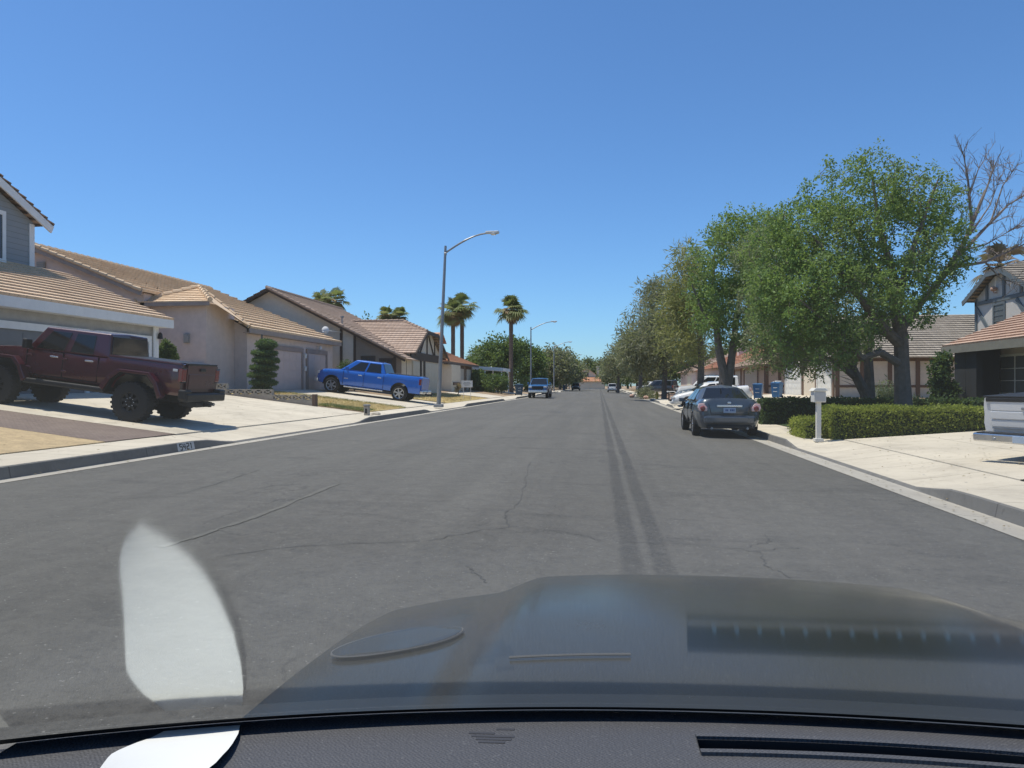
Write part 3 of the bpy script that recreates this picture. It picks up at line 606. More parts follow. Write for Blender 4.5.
roof_plane(RU,(18.95,39.4,7.12),(18.95,37.9,7.12),(21,38.6,7.75),(21,38.7,7.75),.34,.07); roof_plane(RU,(27,37.9,7.14),(18.95,37.9,7.14),(21,38.6,7.75),(27,38.6,7.75),.34,.07); roof_plane(RU,(18.95,39.4,7.14),(27,39.4,7.14),(27,38.7,7.75),(21,38.7,7.75),.34,.07); RU.build('upper_roof',m['roofGrey'],h,fix=False)
T=MB(); x=xg-.03
for a,b in (((x,41.2,3.2),(x,41.2,6.0)),((x,35.9,5.75),(x,41.3,5.75)),((x,40.1,5.8),(x,40.1,6.6)),((x,38.5,5.8),(x,38.5,6.95)),((x,37.0,5.8),(x,37.0,6.5)),((x,41.1,5.5),(x,40.0,4.4)),((x,36.4,4.6),(x,37.4,5.6))): T.bar(a,b,.2,.05,0,(1,0,0))
T.bar((18.97,41.8,5.82),(18.97,39.4,7.0),.06,.22); T.bar((18.97,35.4,5.82),(18.97,37.9,7.0),.06,.22); T.bar((18.97,39.4,7.02),(18.97,37.9,7.02),.06,.2); T.build('timber_frame',m['timberBlue'],h)
win(h,'x-',(xg,38.95,4.95),1.15,1.3,m['timberBlue'],m['screen'],fw=.12,bars=(0,3))
B=MB(); B.blob((xg-.15,39.2,6.3),.16,.13,7); B.tube([(xg,39.2,6.1),(xg-.15,39.2,6.1),(xg-.15,39.2,6.25)],.03); B.build('wall_lantern',m['pinkBase'],h)
# --- right, house behind the big tree
h=thing('timbered_house','white garage doors and cream timbered wall of house behind the big street tree','house',(18,53,.75))
W=MB(); W.box(14.0,24,47,59.5,.6,3.25); W.extrude([(14.0,47,3.2),(14.0,59.5,3.2),(14.0,53.2,6.2)],(10,0,0)); W.build('wall',m['beige'],h)
RF=MB(); roof_plane(RF,(13.4,46.4,3.15),(25,46.4,3.15),(25,53.2,6.3),(13.4,53.2,6.3),.38,.07); roof_plane(RF,(25,60,3.15),(13.4,60,3.15),(13.4,53.2,6.3),(25,53.2,6.3),.38,.07); RF.build('roof',m['roofGrey'],h,fix=False)
T=MB(); y=46.97
for xx in (14.15,15.6,17.2,18.8,20.5,22.2): T.box(xx-.12,xx+.12,y-.03,y+.02,.6,3.2)
T.box(14,24,y-.02,y+.025,1.35,1.5); T.box(14,24,y-.06,y+.02,2.95,3.2)
for yy in (47.15,50.9,54.2,59.3): T.box(13.93,13.99,yy-.14,yy+.14,.6,3.2)
T.bar((13.42,46.5,3.05),(13.42,53.2,6.17),.06,.26); T.bar((13.42,59.9,3.05),(13.42,53.2,6.17),.06,.26)
T.build('timber_frame',m['timberTan'],h)
gdoor(h,'x-',14.0,47.6,50.5,.75,2.95,m['whiteDoor'],5,3,trim=m['white'],tw=.14); gdoor(h,'x-',14.0,54.6,59.0,.75,2.95,m['whiteDoor'],5,5,trim=m['white'],tw=.14)
# --- right, tan house
h=thing('tan_house','tan stucco house with brown trim and cream garage doors behind the blue bins','house',(18,73,.75))
W=MB(); W.box(14.0,24,66.5,82,.6,3.4); W.build('wall',m['tan'],h)
RF=MB(); roof_plane(RF,(13.2,83,3.3),(13.2,65.8,3.3),(18.5,69,5.6),(18.5,80,5.6),.4,.06); roof_plane(RF,(13.2,65.8,3.3),(25,65.8,3.3),(20,69,5.6),(18.5,69,5.6),.4,.06); ridge_cap(RF,(13.2,65.8,3.32),(18.5,69,5.65))
roof_plane(RF,(16.5,66.2,5.0),(24,66.2,5.0),(24,70,7.2),(16.5,70,7.2),.4,.06); RF.build('roof',m['roofBrown'],h,fix=False)
T=MB(); y=66.47
for xx in (14.12,15.2,16.3): T.box(xx-.13,xx+.13,y-.03,y+.02,.6,3.3)
T.box(14,20,y-.025,y+.02,1.3,1.5)
for yy in (66.7,69.6,76.3,78.0,81.8): T.box(13.94,13.99,yy-.15,yy+.15,.6,3.3)
T.box(13.2,13.26,65.8,83,3.12,3.3); T.box(13.27,24,65.8,65.86,3.12,3.3); T.build('timber_frame',m['timberTan'],h)
gdoor(h,'x-',14.0,70.0,75.9,.75,2.95,m['creamDoor'],4,5); gdoor(h,'x-',14.0,78.4,81.3,.75,2.95,m['creamDoor'],4,3)
h=thing('red_roofed_house','low house with brick red tile roof half hidden by tree trunks on the right','house',(20,98,.75))
W=MB(); W.box(13.5,26,88,106,.6,3.6); W.build('wall',m['pink'],h)
RF=MB(); roof_plane(RF,(12.8,107,3.5),(12.8,87,3.5),(19,91,6.4),(19,103,6.4),.45,.06); roof_plane(RF,(12.8,87,3.5),(27,87,3.5),(21,91,6.4),(19,91,6.4),.45,.06); RF.build('roof',m['roofRed'],h,fix=False)
gdoor(h,'x-',13.5,92,98,.75,2.9,m['whiteDoor'],4,5)
B=MB(); B.box(16.2,17.1,92,92.9,4.5,7.1); B.box(16.1,17.2,91.9,93,7.1,7.3); B.build('chimney',m['pink'],h)

h=thing('stucco_house','plain pale stucco house far along the right, seen between pine trunks','house',(20,128,.75))
W=MB(); W.box(13.5,26,112,134,.6,3.7); W.build('wall',m['pink'],h)
RF=MB(); roof_plane(RF,(12.8,135,3.6),(12.8,111,3.6),(19,116,6.4),(19,130,6.4),.45,.06); roof_plane(RF,(12.8,111,3.6),(27,111,3.6),(21,116,6.4),(19,116,6.4),.45,.06); RF.build('roof',m['roofBrown'],h,fix=False)
gdoor(h,'x-',13.5,118,123,.75,2.9,m['creamDoor'],4,5)
# ------------------------------------------------------------------ vehicles (local: x forward, y left, z up, ground at 0)
ip=lambda x,pts: float(np.interp(x,[p[0] for p in pts],[p[1] for p in pts]))
def shell(parent,mat,top,hw,zl,arches,x0,x1,side,crown=.03,lean_r=None,lean_f=None,step=.11,name='body',under=None,smooth=38):
    xs=list(np.arange(x0,x1,step))+[x1]+[p[0] for p in top]+[p[0] for p in hw if x0<=p[0]<=x1]
    low={}
    for xc,zc,r in arches:
        xs=[x for x in xs if not (xc-r-.02<x<xc+r+.02)]
        for k in range(15):
            a=math.pi*k/14; x=xc-r*math.cos(a); xs.append(x); low[round(x,5)]=max(zl,zc+r*math.sin(a))
        xs+=[xc-r-.006,xc+r+.006]
    xs=sorted(set(round(x,5) for x in xs if x0-1e-6<=x<=x1+1e-6))
    ts=[0,.07,.2,.4,.6,.78,.9,1]; mb=MB(); cols=[]
    for x in xs:
        zt=ip(x,top); z0=low.get(x,zl); h=ip(x,hw); c=[]
        for t_ in ts:
            z=z0+(zt-z0)*t_; zn=(z-zl)/(zt-zl); dx=0
            if lean_r and x<x0+.45: dx=ip(zn,lean_r)*((x0+.45-x)/.45)**2
            if lean_f and x>x1-.5: dx=-ip(zn,lean_f)*((x-x1+.5)/.5)**2
            c.append((x+dx,h*ip(zn,side),z))
        dx=c[-1][0]-x; ht=h*ip(1,side)
        for k,dz in ((.94,.65),(.6,.88),(.25,.98)): c.append((x+dx,ht*k-.0,zt+.012+crown*(1-k*k)))
        cols.append(c)
    n=len(cols[0]); V=[]; F=[]; U=[]
    for c in cols: V+=c+[(p[0],-p[1],p[2]) for p in c]
    N=2*n
    for i in range(len(cols)-1):
        a,b=i*N,(i+1)*N
        for k in range(n-1):
            F.append((a+k,b+k,b+k+1,a+k+1)); F.append((a+n+k,a+n+k+1,b+n+k+1,b+n+k))
        F.append((a+n-1,b+n-1,b+N-1,a+N-1)); U.append((a,a+n,b+n,b))
    for i in (0,len(cols)-1):
        a=i*N; F.append(tuple([a+k for k in range(n)]+[a+n+k for k in range(n-1,-1,-1)]))
    mb.mesh(V,F,0); mb.mesh(V,U,1)
    return mb.build(name,[mat,under or m['black']],parent,smooth=smooth)
def cabin(parent,mat,q,wb,wt,windows,front=True,rear=True,roofcrown=.035,bevel=.05,name='cab',rearlite=(.12,.88,.12,.9),inset=.07):
    """q=(xb0,xt0,xt1,xb1,zb,zt): front base, front top, rear top, rear base, belt and roof heights"""
    xb0,xt0,xt1,xb1,zb,zt=q; mb=MB(); V=[]
    for s in (1,-1): V+=[(xb0,s*wb,zb),(xt0,s*wt,zt),(xt1,s*wt,zt),(xb1,s*wb,zb)]
    xm=(xt0+xt1)/2; V+=[(xt0-.03,0,zt+roofcrown),(xt1+.03,0,zt+roofcrown),(xb0+.06,0,zb)]
    mb.mesh(V,[(0,1,2,3),(4,7,6,5),(1,8,9,2),(5,6,9,8),(0,4,5,8,1),(3,2,9,6,7),(0,3,7,4)])
    c=mb.build(name,mat,parent,bevel=bevel,seg=3)
    def pane(P,nm):
        P=[Vector(p) for p in P]; N=(P[1]-P[0]).cross(P[3]-P[0]).normalized(); cen=sum(P,Vector())/4
        if N.dot(cen-Vector((xm,0,zb+.1)))<0: N=-N
        g=MB(); g.extrude([p+N*.002 for p in P],N*.010); g.build(nm,m['autoGlass'],c,bevel=.006,seg=1)
    for s in (1,-1):
        B0,T0,T1,B1=[Vector(v) for v in V[(0 if s>0 else 4):(0 if s>0 else 4)+4]]
        def P(u,v):
            return B0.lerp(B1,u).lerp(T0.lerp(T1,u),v)
        for (u0b,u1b,u0t,u1t,v0,v1) in windows: pane([P(u0b,v0),P(u1b,v0),P(u1t,v1),P(u0t,v1)],'side_window')
    def endpane(B,T,wB,wT,nm,v0,v1,in_=.07):
        B=Vector(B);T=Vector(T); a=B.lerp(T,v0); b=B.lerp(T,v1); w0=wB+(wT-wB)*v0-in_; w1=wB+(wT-wB)*v1-in_
        pane([(a.x,-w0,a.z),(a.x,w0,a.z),(b.x,w1,b.z),(b.x,-w1,b.z)],nm)
    if front: endpane((xb0+.03,0,zb),(xt0+.0,0,zt+roofcrown*.5),wb,wt,'windscreen',.06,.9)
    if rear: endpane((xb1,0,zb),(xt1,0,zt+roofcrown*.5),wb,wt,'rear_window',rearlite[2],rearlite[3],inset)
    return c
def wheel(parent,x,y,r,w,rr,rim=None,spokes=6,lugs=0,rec=.03):
    s=1 if y>0 else -1; T=MB()
    T.lathe([(rr*.98,-w/2+.01),(r*.8,-w/2-.008),(r*.94,-w/2+.004),(r,-w/2*.72),(r,w/2*.72),(r*.94,w/2-.004),(r*.8,w/2+.008),(rr*.98,w/2-.01)],(x,y,r),'y',28)
    for k in range(lugs):
        a=2*math.pi*k/lugs
        for q in (-1,1):
            aa=a+(q>0)*math.pi/lugs; c_,s_=math.cos(aa),math.sin(aa)
            T.bar((x+c_*(r-.01),y+q*w*.02,r+s_*(r-.01)),(x+c_*(r-.01),y+q*w*.49,r+s_*(r-.01)),.055,.035,0,(c_,0,s_))
    o=T.build('wheel',m['rubber'],parent,smooth=30)
    W=MB(); yo=y+s*(w/2-rec)
    W.lathe([(0,yo-y-s*.04),(rr*.55,yo-y-s*.05),(rr,yo-y-s*.06)],(x,y,r),'y',24,1)
    W.lathe([(rr*.86,yo-y-s*.05),(rr*.9,yo-y+s*.01),(rr*1.0,yo-y+s*.018),(rr*1.0,yo-y-s*.06)],(x,y,r),'y',28)
    for k in range(spokes):
        a=2*math.pi*(k+.25)/spokes; d=Vector((math.cos(a),0,math.sin(a))); c=Vector((x,yo,r))
        W.bar(c+d*rr*.1,c+d*rr*.92,rr*.26,.035,0,(0,s,0))
    W.lathe([(0,yo-y+s*.03),(rr*.15,yo-y+s*.028),(rr*.22,yo-y-s*.0)],(x,y,r),'y',12)
    W.build('rim',[rim or m['alloy'],m['blackMatt']],o,smooth=30); return o
def bx(parent,name,mat,*b,bevel=.012):
    M_=MB()
    for q in b: M_.box(*q)
    return M_.build(name,mat,parent,bevel=bevel)
def place(root,x,y,z,yaw,pitch=0):
    root.location=(x,y,z); root.rotation_euler=(0,R(pitch),R(yaw))
def mirror_pair(root,name,x,y,z,mat,sz=(.10,.2,.17)):
    for s in (1,-1):
        b=MB(); b.box(x-sz[0]/2,x+sz[0]/2,*sorted((s*y,s*(y+sz[1]))),z,z+sz[2]); b.box(x-.03,x+.03,*sorted((s*(y-.1),s*y)),z,z+.05); b.build(name,mat,root,bevel=.025)
m['pinkLens']=pm('pinkish_lens',(.55,.36,.33),.15,.1,coat=1)
# ---- dark red lifted off-road crew cab pickup
def red_truck():
    p=m['paintRed']; k=m['black']
    t=thing('pickup_truck','dark red lifted crew cab pickup with black tyres, tail towards the street','pickup truck')
    ax=1.745; r=.47
    side=[(0,.93),(.1,.98),(.45,1),(.85,.985),(1,.96)]
    shell(t,p,[(-2.86,1.46),(-1.0,1.46),(-.95,1.40),(1.12,1.40),(1.3,1.44),(2.2,1.36),(2.36,1.30)],[(-2.86,.80),(-2.7,.82),(1.2,.80),(1.4,.73),(2.36,.64)],.74,[(-ax,.55,.60),(ax,.52,.60)],-2.86,2.36,side,.02)
    bx(t,'bed_cover',k,(-2.72,-1.0,-.66,.66,1.44,1.512),bevel=.02)
    bx(t,'bed_rail',p,(-2.84,-.98,.70,.79,1.462,1.50)); bx(t,'bed_rail',p,(-2.84,-.98,-.79,-.70,1.462,1.50))
    c=cabin(t,p,(1.16,.74,-.93,-.99,1.41,1.98),.775,.70,[(.10,.445,.14,.43,.07,.86),(.525,.80,.51,.79,.07,.86)],roofcrown=.03,bevel=.035,rearlite=(0,0,.02,.88))
    for s in (1,-1):
        b=MB()
        for xx in (1.12,.17,-.74):
            b.box(xx-.006,xx+.006,*sorted((s*.785,s*.807)),.80,1.40)
        b.box(-.74,1.12,*sorted((s*.79,s*.806)),.80,.815)
        b.build('door_gap',m['blackMatt'],t)
    for s in (1,-1):
        bx(t,'door_handle',m['chrome'],(.27,.49,*sorted((s*.815,s*.845)),1.27,1.31)); bx(t,'door_handle',m['chrome'],(-.64,-.42,*sorted((s*.815,s*.845)),1.27,1.31))
        
        for hx,hz_ in ((.98,1.24),(.98,.95),(.05,1.24),(.05,.95)): bx(t,'door_hinge',p,(hx,hx+.13,*sorted((s*.80,s*.83)),hz_,hz_+.05))
        bx(t,'rocker_step',k,(-1.05,1.15,*sorted((s*.74,s*.93)),.60,.72),bevel=.03)
        for xc,nm in ((-ax,0),(ax,1)):
            F=MB(); out=[(-.78,.70),(-.62,1.02),(-.42,1.21),(.36,1.21),(.62,1.02),(.80,.74)]; inn=[(a*.88,z-.07) for a,z in out]
            pts=[(xc+a,s*.79,z) for a,z in out]; pin=[(xc+a,s*.79,z) for a,z in inn]; w=Vector((0,s*.19,0))
            for i in range(len(out)-1): F.extrude([pts[i],pts[i+1],pin[i+1],pin[i]],w)
            F.build('fender_flare',p,t,bevel=.012)
            I=MB()
            for i in range(len(inn)-1):
                q=[(xc+inn[j][0]*.99,s*.55,inn[j][1]-.004) for j in (i,i+1)]+[(xc+inn[j][0]*.99,s*.955,inn[j][1]-.004) for j in (i+1,i)]
                I.extrude(q,(0,0,-.03))
            I.build('wheel_arch_liner',m['blackMatt'],t)
    bx(t,'tailgate',p,(-2.905,-2.862,-.62,.62,.83,1.47),(-2.918,-2.905,-.56,.56,.90,1.26),bevel=.015)
    bx(t,'tailgate_handle',k,(-2.935,-2.90,-.12,.12,1.33,1.40)); bx(t,'tailgate_cap',k,(-2.93,-2.84,-.63,.63,1.47,1.515))
    for s in (1,-1):
        L=bx(t,'tail_light',m['redLens'],(-2.90,-2.80,*sorted((s*.64,s*.82)),1.08,1.38)); bx(L,'light_surround',k,(-2.905,-2.86,*sorted((s*.63,s*.83)),1.385,1.41)); bx(L,'light_surround',k,(-2.905,-2.86,*sorted((s*.63,s*.83)),1.05,1.075))
        bx(t,'side_marker',m['clearLens'],(-2.78,-2.66,*sorted((s*.822,s*.838)),1.30,1.36))
    bx(t,'rear_bumper',k,(-3.10,-2.88,-.86,.86,.62,.82),(-3.07,-2.88,.62,.90,.66,.90),(-3.07,-2.88,-.90,-.62,.66,.90),bevel=.035)
    bx(t,'tow_hitch',k,(-3.22,-3.0,-.05,.05,.50,.58),(-3.05,-2.6,-.35,.35,.48,.60))
    b=MB(); b.tube([(-2.2,-.45,.58),(-2.75,-.45,.56),(-3.05,-.45,.53)],.04,10); b.build('exhaust_pipe',m['steel'],t)
    bx(t,'front_bumper',k,(2.42,2.66,-.84,.84,.62,.84),bevel=.03); bx(t,'grille',k,(2.362,2.40,-.52,.52,.92,1.28))
    for s in (1,-1):
        b=MB(); b.lathe([(0,.06),(.09,.055),(.11,.02),(.11,0)],(2.36,s*.46,1.12),'x',16); b.build('headlight',m['clearLens'],t)
    mirror_pair(t,'wing_mirror',1.02,.84,1.42,k,(.12,.2,.22))
    for x in (-ax,ax):
        for s in (1,-1):
            w=wheel(t,x,s*.81,r,.31,.235,m['black'],8,26,rec=.045)
            S=MB()
            for q in range(8):
                a=2*math.pi*q/8; S.blob((x+math.cos(a)*.10,s*(.81+.13),r+math.sin(a)*.10),.012,.012,1,1)
            S.lathe([(.088,-.004),(.112,-.004),(.112,.004),(.088,.004)],(x,s*(.81+.125),r),'y',20,1); S.build('lug_ring',[m['chrome'],m['black']],w)
        b=MB(); b.tube([(x,-.7,r),(x,.7,r)],.07,8); b.blob((x,.1,r),.17,.17,3); b.build('axle',m['blackMatt'],t)
    bx(t,'chassis_rail',m['blackMatt'],(-2.7,2.4,.35,.5,.55,.73)); bx(t,'chassis_rail',m['blackMatt'],(-2.7,2.4,-.5,-.35,.55,.73))
    return t
# ---- full size road pickup
def road_pickup(paintm,label,group=None,rimm=None,detail=True):
    p=paintm; k=m['black']
    t=thing('pickup_truck',label,'pickup truck',group=group)
    ax=1.9; r=.42; side=[(0,.93),(.12,.985),(.35,1),(.62,.985),(.72,1.0),(.9,.985),(1,.94)]
    shell(t,p,[(-3.02,1.36),(-2.9,1.40),(-1.1,1.38),(-1.0,1.32),(1.3,1.29),(1.45,1.31),(2.4,1.24),(2.72,1.16),(2.80,1.05)],[(-3.02,.94),(-2.9,.975),(-1,.985),(1.5,.985),(2.3,.96),(2.62,.90),(2.80,.78)],.50,[(-ax,.50,.50),(ax,.48,.50)],-3.02,2.80,side,.03,None,[(0,.12),(.4,.0),(.75,.0),(1,.12)])
    bx(t,'bed_cover',k,(-2.88,-1.16,-.80,.80,1.36,1.44),bevel=.015)
    cabin(t,p,(1.52,.70,-.78,-1.06,1.30,1.92),.90,.74,[(.165,.52,.22,.50,.10,.86),(.56,.90,.56,.93,.10,.86)],roofcrown=.04,bevel=.06)
    for s in (1,-1):
        for xx in (1.28,.12,-.98): b=MB(); b.box(xx-.008,xx+.008,*sorted((s*.955,s*.989)),.56,1.28); b.build('door_gap',m['blackMatt'],t)
    for s in (1,-1):
        bx(t,'door_handle',m['chrome'],(.22,.44,*sorted((s*.985,s*1.012)),1.10,1.15)); bx(t,'door_handle',m['chrome'],(-.86,-.64,*sorted((s*.985,s*1.012)),1.10,1.15))
        bx(t,'side_badge',m['chrome'],(1.0,1.22,*sorted((s*.986,s*.994)),.86,.90))
        bx(t,'running_board',m['chrome'] if detail else k,(-1.0,1.2,*sorted((s*.88,s*1.02)),.40,.47),bevel=.03)
        bx(t,'tail_light',m['redLens'],(-3.045,-2.93,*sorted((s*.80,s*.965)),.98,1.30),bevel=.02)
        bx(t,'headlight',m['clearLens'],(2.66,2.80,*sorted((s*.56,s*.87)),.98,1.14),bevel=.03)
    bx(t,'grille',k,(2.76,2.815,-.54,.54,.82,1.14),bevel=.02); bx(t,'front_bumper',m['chrome'],(2.70,2.93,-.92,.92,.52,.76),bevel=.05)
    bx(t,'tailgate',p,(-3.065,-3.022,-.79,.79,.70,1.37),bevel=.02); bx(t,'rear_bumper',m['chrome'],(-3.22,-3.03,-.95,.95,.52,.70),bevel=.04)
    bx(t,'licence_plate',m['plate'],(-3.232,-3.222,-.16,.16,.56,.68)); bx(t,'tow_hitch',k,(-3.5,-3.1,-.05,.05,.44,.52),(-3.52,-3.44,-.04,.04,.5,.62))
    mirror_pair(t,'wing_mirror',1.08,1.0,1.30,p,(.14,.17,.22))
    for x in (-ax,ax):
        for s in (1,-1): wheel(t,x,s*.84,r,.28,.29,rimm or m['alloy'],6)
    bx(t,'chassis_rail',m['blackMatt'],(-2.9,2.6,.35,.5,.42,.52)); bx(t,'chassis_rail',m['blackMatt'],(-2.9,2.6,-.5,-.35,.42,.52))
    return t
# ---- four door saloon
def saloon(paintm,label,group=None,rear=True):
    p=paintm; k=m['black']; t=thing('parked_car',label,'car',group=group)
    ax=1.39; r=.335; side=[(0,.86),(.1,.93),(.35,.99),(.55,1),(.8,.965),(.92,.92),(1,.83)]
    shell(t,p,[(-2.40,.93),(-2.3,1.055),(-1.7,1.06),(-1.4,1.0),(.6,.96),(1.1,.97),(1.9,.84),(2.28,.72),(2.40,.58)],[(-2.40,.70),(-2.30,.80),(-2.1,.865),(-1.3,.895),(1.3,.895),(1.9,.85),(2.25,.73),(2.40,.58)],.26,[(-ax,r,.37),(ax,r,.37)],-2.40,2.40,side,.035,[(0,.16),(.22,.03),(.42,.0),(.52,.05),(1,.10)],[(0,.12),(.3,0),(.6,.03),(1,.2)],smooth=60)
    cabin(t,p,(1.05,.28,-.92,-1.72,.99,1.40),.84,.56,[(.16,.50,.26,.50,.10,.88),(.53,.82,.53,.88,.10,.88)],roofcrown=.075,bevel=.15,inset=.15,rearlite=(0,0,.10,.86))
    for s in (1,-1):
        for xx in (.92,-.12,-1.02): b=MB(); b.box(xx-.006,xx+.006,*sorted((s*.84,s*.893)),.36,.93); b.build('door_gap',m['blackMatt'],t)
    for s in (1,-1):
        [bx(t,'door_handle',p,(q0,q0+.18,*sorted((s*.875,s*.91)),.80,.835)) for q0 in (.02,-.98)]
        L=MB(); L.mesh([(-2.235,s*.84,.70),(-2.335,s*.62,.69),(-2.375,s*.56,.80),(-2.31,s*.66,.99),(-2.02,s*.885,.99),(-2.08,s*.885,.80)],[(0,1,2,3,4,5)] )
        L2=MB(); L2.extrude([(-2.30,s*.60,.735),(-2.30,s*.83,.745),(-2.30,s*.855,.84),(-2.26,s*.835,.95),(-2.26,s*.70,.96),(-2.30,s*.60,.84)],(-.095,-s*.008,0))
        lt=L2.build('tail_light',m['pinkLens'],t,bevel=.02)
        q=MB(); q.lathe([(0,-.115),(.06,-.112),(.078,-.09),(.078,0)],(-2.29,s*.72,.81),'x',18); q.build('red_lens',m['redLens'],lt,smooth=40)
        q=MB(); q.lathe([(0,-.125),(.025,-.122),(.032,-.1)],(-2.29,s*.72,.81),'x',12); q.build('lens_centre',m['redLens'],lt)
        bx(t,'headlight',m['clearLens'],(2.10,2.30,*sorted((s*.50,s*.76)),.60,.72),bevel=.04)
    bx(t,'boot_trim',m['chrome'],(-2.43,-2.36,-.34,.34,.86,.915),bevel=.01)
    pl=bx(t,'licence_plate',m['plate'],(-2.425,-2.39,-.165,.165,.70,.84),bevel=.004)
    b=MB(); 
    for i in range(6):
        if i!=3: b.box(-2.429,-2.4255,-.125+i*.042,-.098+i*.042,.745,.80)
    b.build('plate_mark',m['plateInk'],pl)
    bx(t,'emblem',m['chrome'],(-2.385,-2.33,-.05,.05,.945,1.005),bevel=.02)
    b=MB(); b.bar((-2.41,-.50,.66),(-2.41,.50,.66),.012,.012); b.bar((-2.41,-.50,.66),(-2.375,-.56,.95),.012,.012); b.bar((-2.41,.50,.66),(-2.375,.56,.95),.012,.012); b.build('boot_seam',m['blackMatt'],t)
    bx(t,'rear_bumper',p,(-2.445,-2.2,-.70,.70,.40,.62),bevel=.06); bx(t,'bumper_valance',k,(-2.40,-2.2,-.62,.62,.26,.34),bevel=.02)
    for s in (1,-1):
        b=MB(); b.tube([(-2.1,s*.48,.27),(-2.42,s*.48,.27)],.035,10); b.build('exhaust_pipe',m['steel'],t)
    bx(t,'grille',k,(2.28,2.40,-.3,.3,.46,.58)); mirror_pair(t,'wing_mirror',.78,.90,.94,p,(.12,.16,.12))
    b=MB(); b.extrude([(-1.0,0,1.50),(-1.15,0,1.49),(-1.16,0,1.545)],(0,.03,0)); b.build('roof_antenna',k,t)
    [bx(t,'rear_seat',m['stuccoGrey'],(-1.25,-1.05,q0,q0+.3,.9,1.10)) for q0 in (-.5,.2)]
    for x in (-ax,ax):
        for s in (1,-1): wheel(t,x,s*.79,r,.215,.225,m['alloy'],7)
    return t
def wagon(paintm,label,group=None,boxy=False,cat='car'):
    p=paintm; k=m['black']; t=thing('parked_car',label,cat,group=group)
    ax=1.42; r=.37; side=[(0,.88),(.12,.96),(.4,1),(.8,.985),(1,.93)]
    shell(t,p,[(-2.3,1.0),(-2.22,1.10),(1.0,1.06),(1.2,1.08),(2.0,1.0),(2.3,.86),(2.36,.7)],[(-2.3,.80),(-2.15,.89),(-1,.93),(1.5,.93),(2.1,.88),(2.36,.70)],.30,[(-ax,r,.41),(ax,r,.41)],-2.3,2.36,side,.03,[(0,.1),(.3,0),(1,.06)],[(0,.1),(.4,0),(1,.1)])
    cabin(t,p,(1.15,.45,-2.0 if not boxy else -2.15,-2.22,1.07,1.72 if not boxy else 1.80),.86,.70,[(.12,.42,.19,.42,.1,.88),(.45,.70,.45,.69,.1,.88),(.73,.92,.72,.92,.1,.88)],roofcrown=.04,bevel=.07)
    b=MB()
    for s in (1,-1):
        b=MB(); b.bar((.3,s*.62,1.80 if not boxy else 1.88),(-1.8,s*.62,1.80 if not boxy else 1.88),.04,.03)
        for xx in (.2,-.8,-1.7): b.box(xx-.03,xx+.03,s*.62-.015,s*.62+.015,1.7,1.80 if not boxy else 1.88)
        b.build('roof_rail',k,t)
    for s in (1,-1):
        bx(t,'tail_light',m['redLens'],(-2.32,-2.15,*sorted((s*.70,s*.88)),.82,1.12),bevel=.02); bx(t,'headlight',m['clearLens'],(2.14,2.34,*sorted((s*.5,s*.8)),.78,.92),bevel=.03)
        [bx(t,'door_handle',k,(q0,q0+.2,*sorted((s*.92,s*.95)),.92,.95)) for q0 in (0,-.95)]
    bx(t,'grille',k,(2.30,2.375,-.45,.45,.60,.86)); bx(t,'rear_bumper',k,(-2.38,-2.2,-.82,.82,.36,.56),bevel=.04); bx(t,'front_bumper',k,(2.25,2.42,-.78,.78,.34,.56),bevel=.04)
    bx(t,'licence_plate',m['plate'],(-2.33,-2.30,-.17,.17,.72,.84)); mirror_pair(t,'wing_mirror',.85,.93,1.06,k,(.12,.17,.16))
    for x in (-ax,ax):
        for s in (1,-1): wheel(t,x,s*.80,r,.24,.24,m['alloy'],5)
    return t
def old_pickup():
    p=m['paintSilver']; k=m['black']
    t=thing('pickup_truck','silver low pickup cut off by the right edge, tailgate and chrome bumper showing','pickup truck')
    ax=1.45; r=.34; side=[(0,.90),(.12,.965),(.30,.975),(.36,1.0),(.55,.985),(.74,.975),(.80,1.0),(1,.965)]
    shell(t,p,[(-2.7,1.16),(-.8,1.16),(-.75,1.08),(1.2,1.08),(2.3,1.02),(2.5,.9)],[(-2.7,.905),(-2.5,.94),(2,.92),(2.5,.8)],.42,[(-ax,.40,.44),(ax,.40,.44)],-2.7,2.5,side,.01)
    cabin(t,p,(1.35,.7,-.6,-.78,1.09,1.66),.84,.70,[(.15,.55,.25,.55,.1,.88)],bevel=.05)
    bx(t,'tailgate',p,(-2.745,-2.705,-.74,.74,.62,1.145),bevel=.02)
    b=MB()
    for z0,z1,d in ((.66,.78,.016),(.80,.93,.03),(.95,1.12,.018)): b.box(-2.745-d,-2.744,-.72,.72,z0,z1)
    b.build('tailgate_panel',p,t,bevel=.014,seg=3); bx(t,'tailgate_handle',m['steel'],(-2.80,-2.77,-.13,.13,.965,1.02))
    bx(t,'bed_liner',k,(-2.76,-.85,-.86,.86,1.17,1.205),bevel=.012); bx(t,'bed_liner_lip',k,(-2.775,-2.70,-.80,.80,1.10,1.168),bevel=.01)
    bm_=bx(t,'rear_bumper',m['chrome'],(-2.98,-2.78,-.92,.92,.40,.56),bevel=.03); bx(bm_,'bumper_step_pad',k,(-2.97,-2.79,-.85,.85,.561,.572)); bx(t,'licence_plate',m['plate'],(-2.992,-2.982,-.16,.16,.42,.54))
    for q0 in (.5,-.5): b=MB(); b.blob((-2.97,q0,.47),.04,.04,1,1); b.build('bumper_bolt',m['steel'],bm_)
    for x in (-ax,ax):
        for s in (1,-1): wheel(t,x,s*.80,r,.24,.22,m['alloy'],5)
    return t
SL=math.degrees(math.atan(.12)); SR=math.degrees(math.atan(.075))
v=red_truck(); place(v,-12.75,16.65,.42+.12*3.55,180,-SL)
v=road_pickup(m['paintBlue'],'bright blue crew cab pickup parked nose up on a sloping driveway'); place(v,-12.9,39.0,.42+.12*3.7,180,-SL)
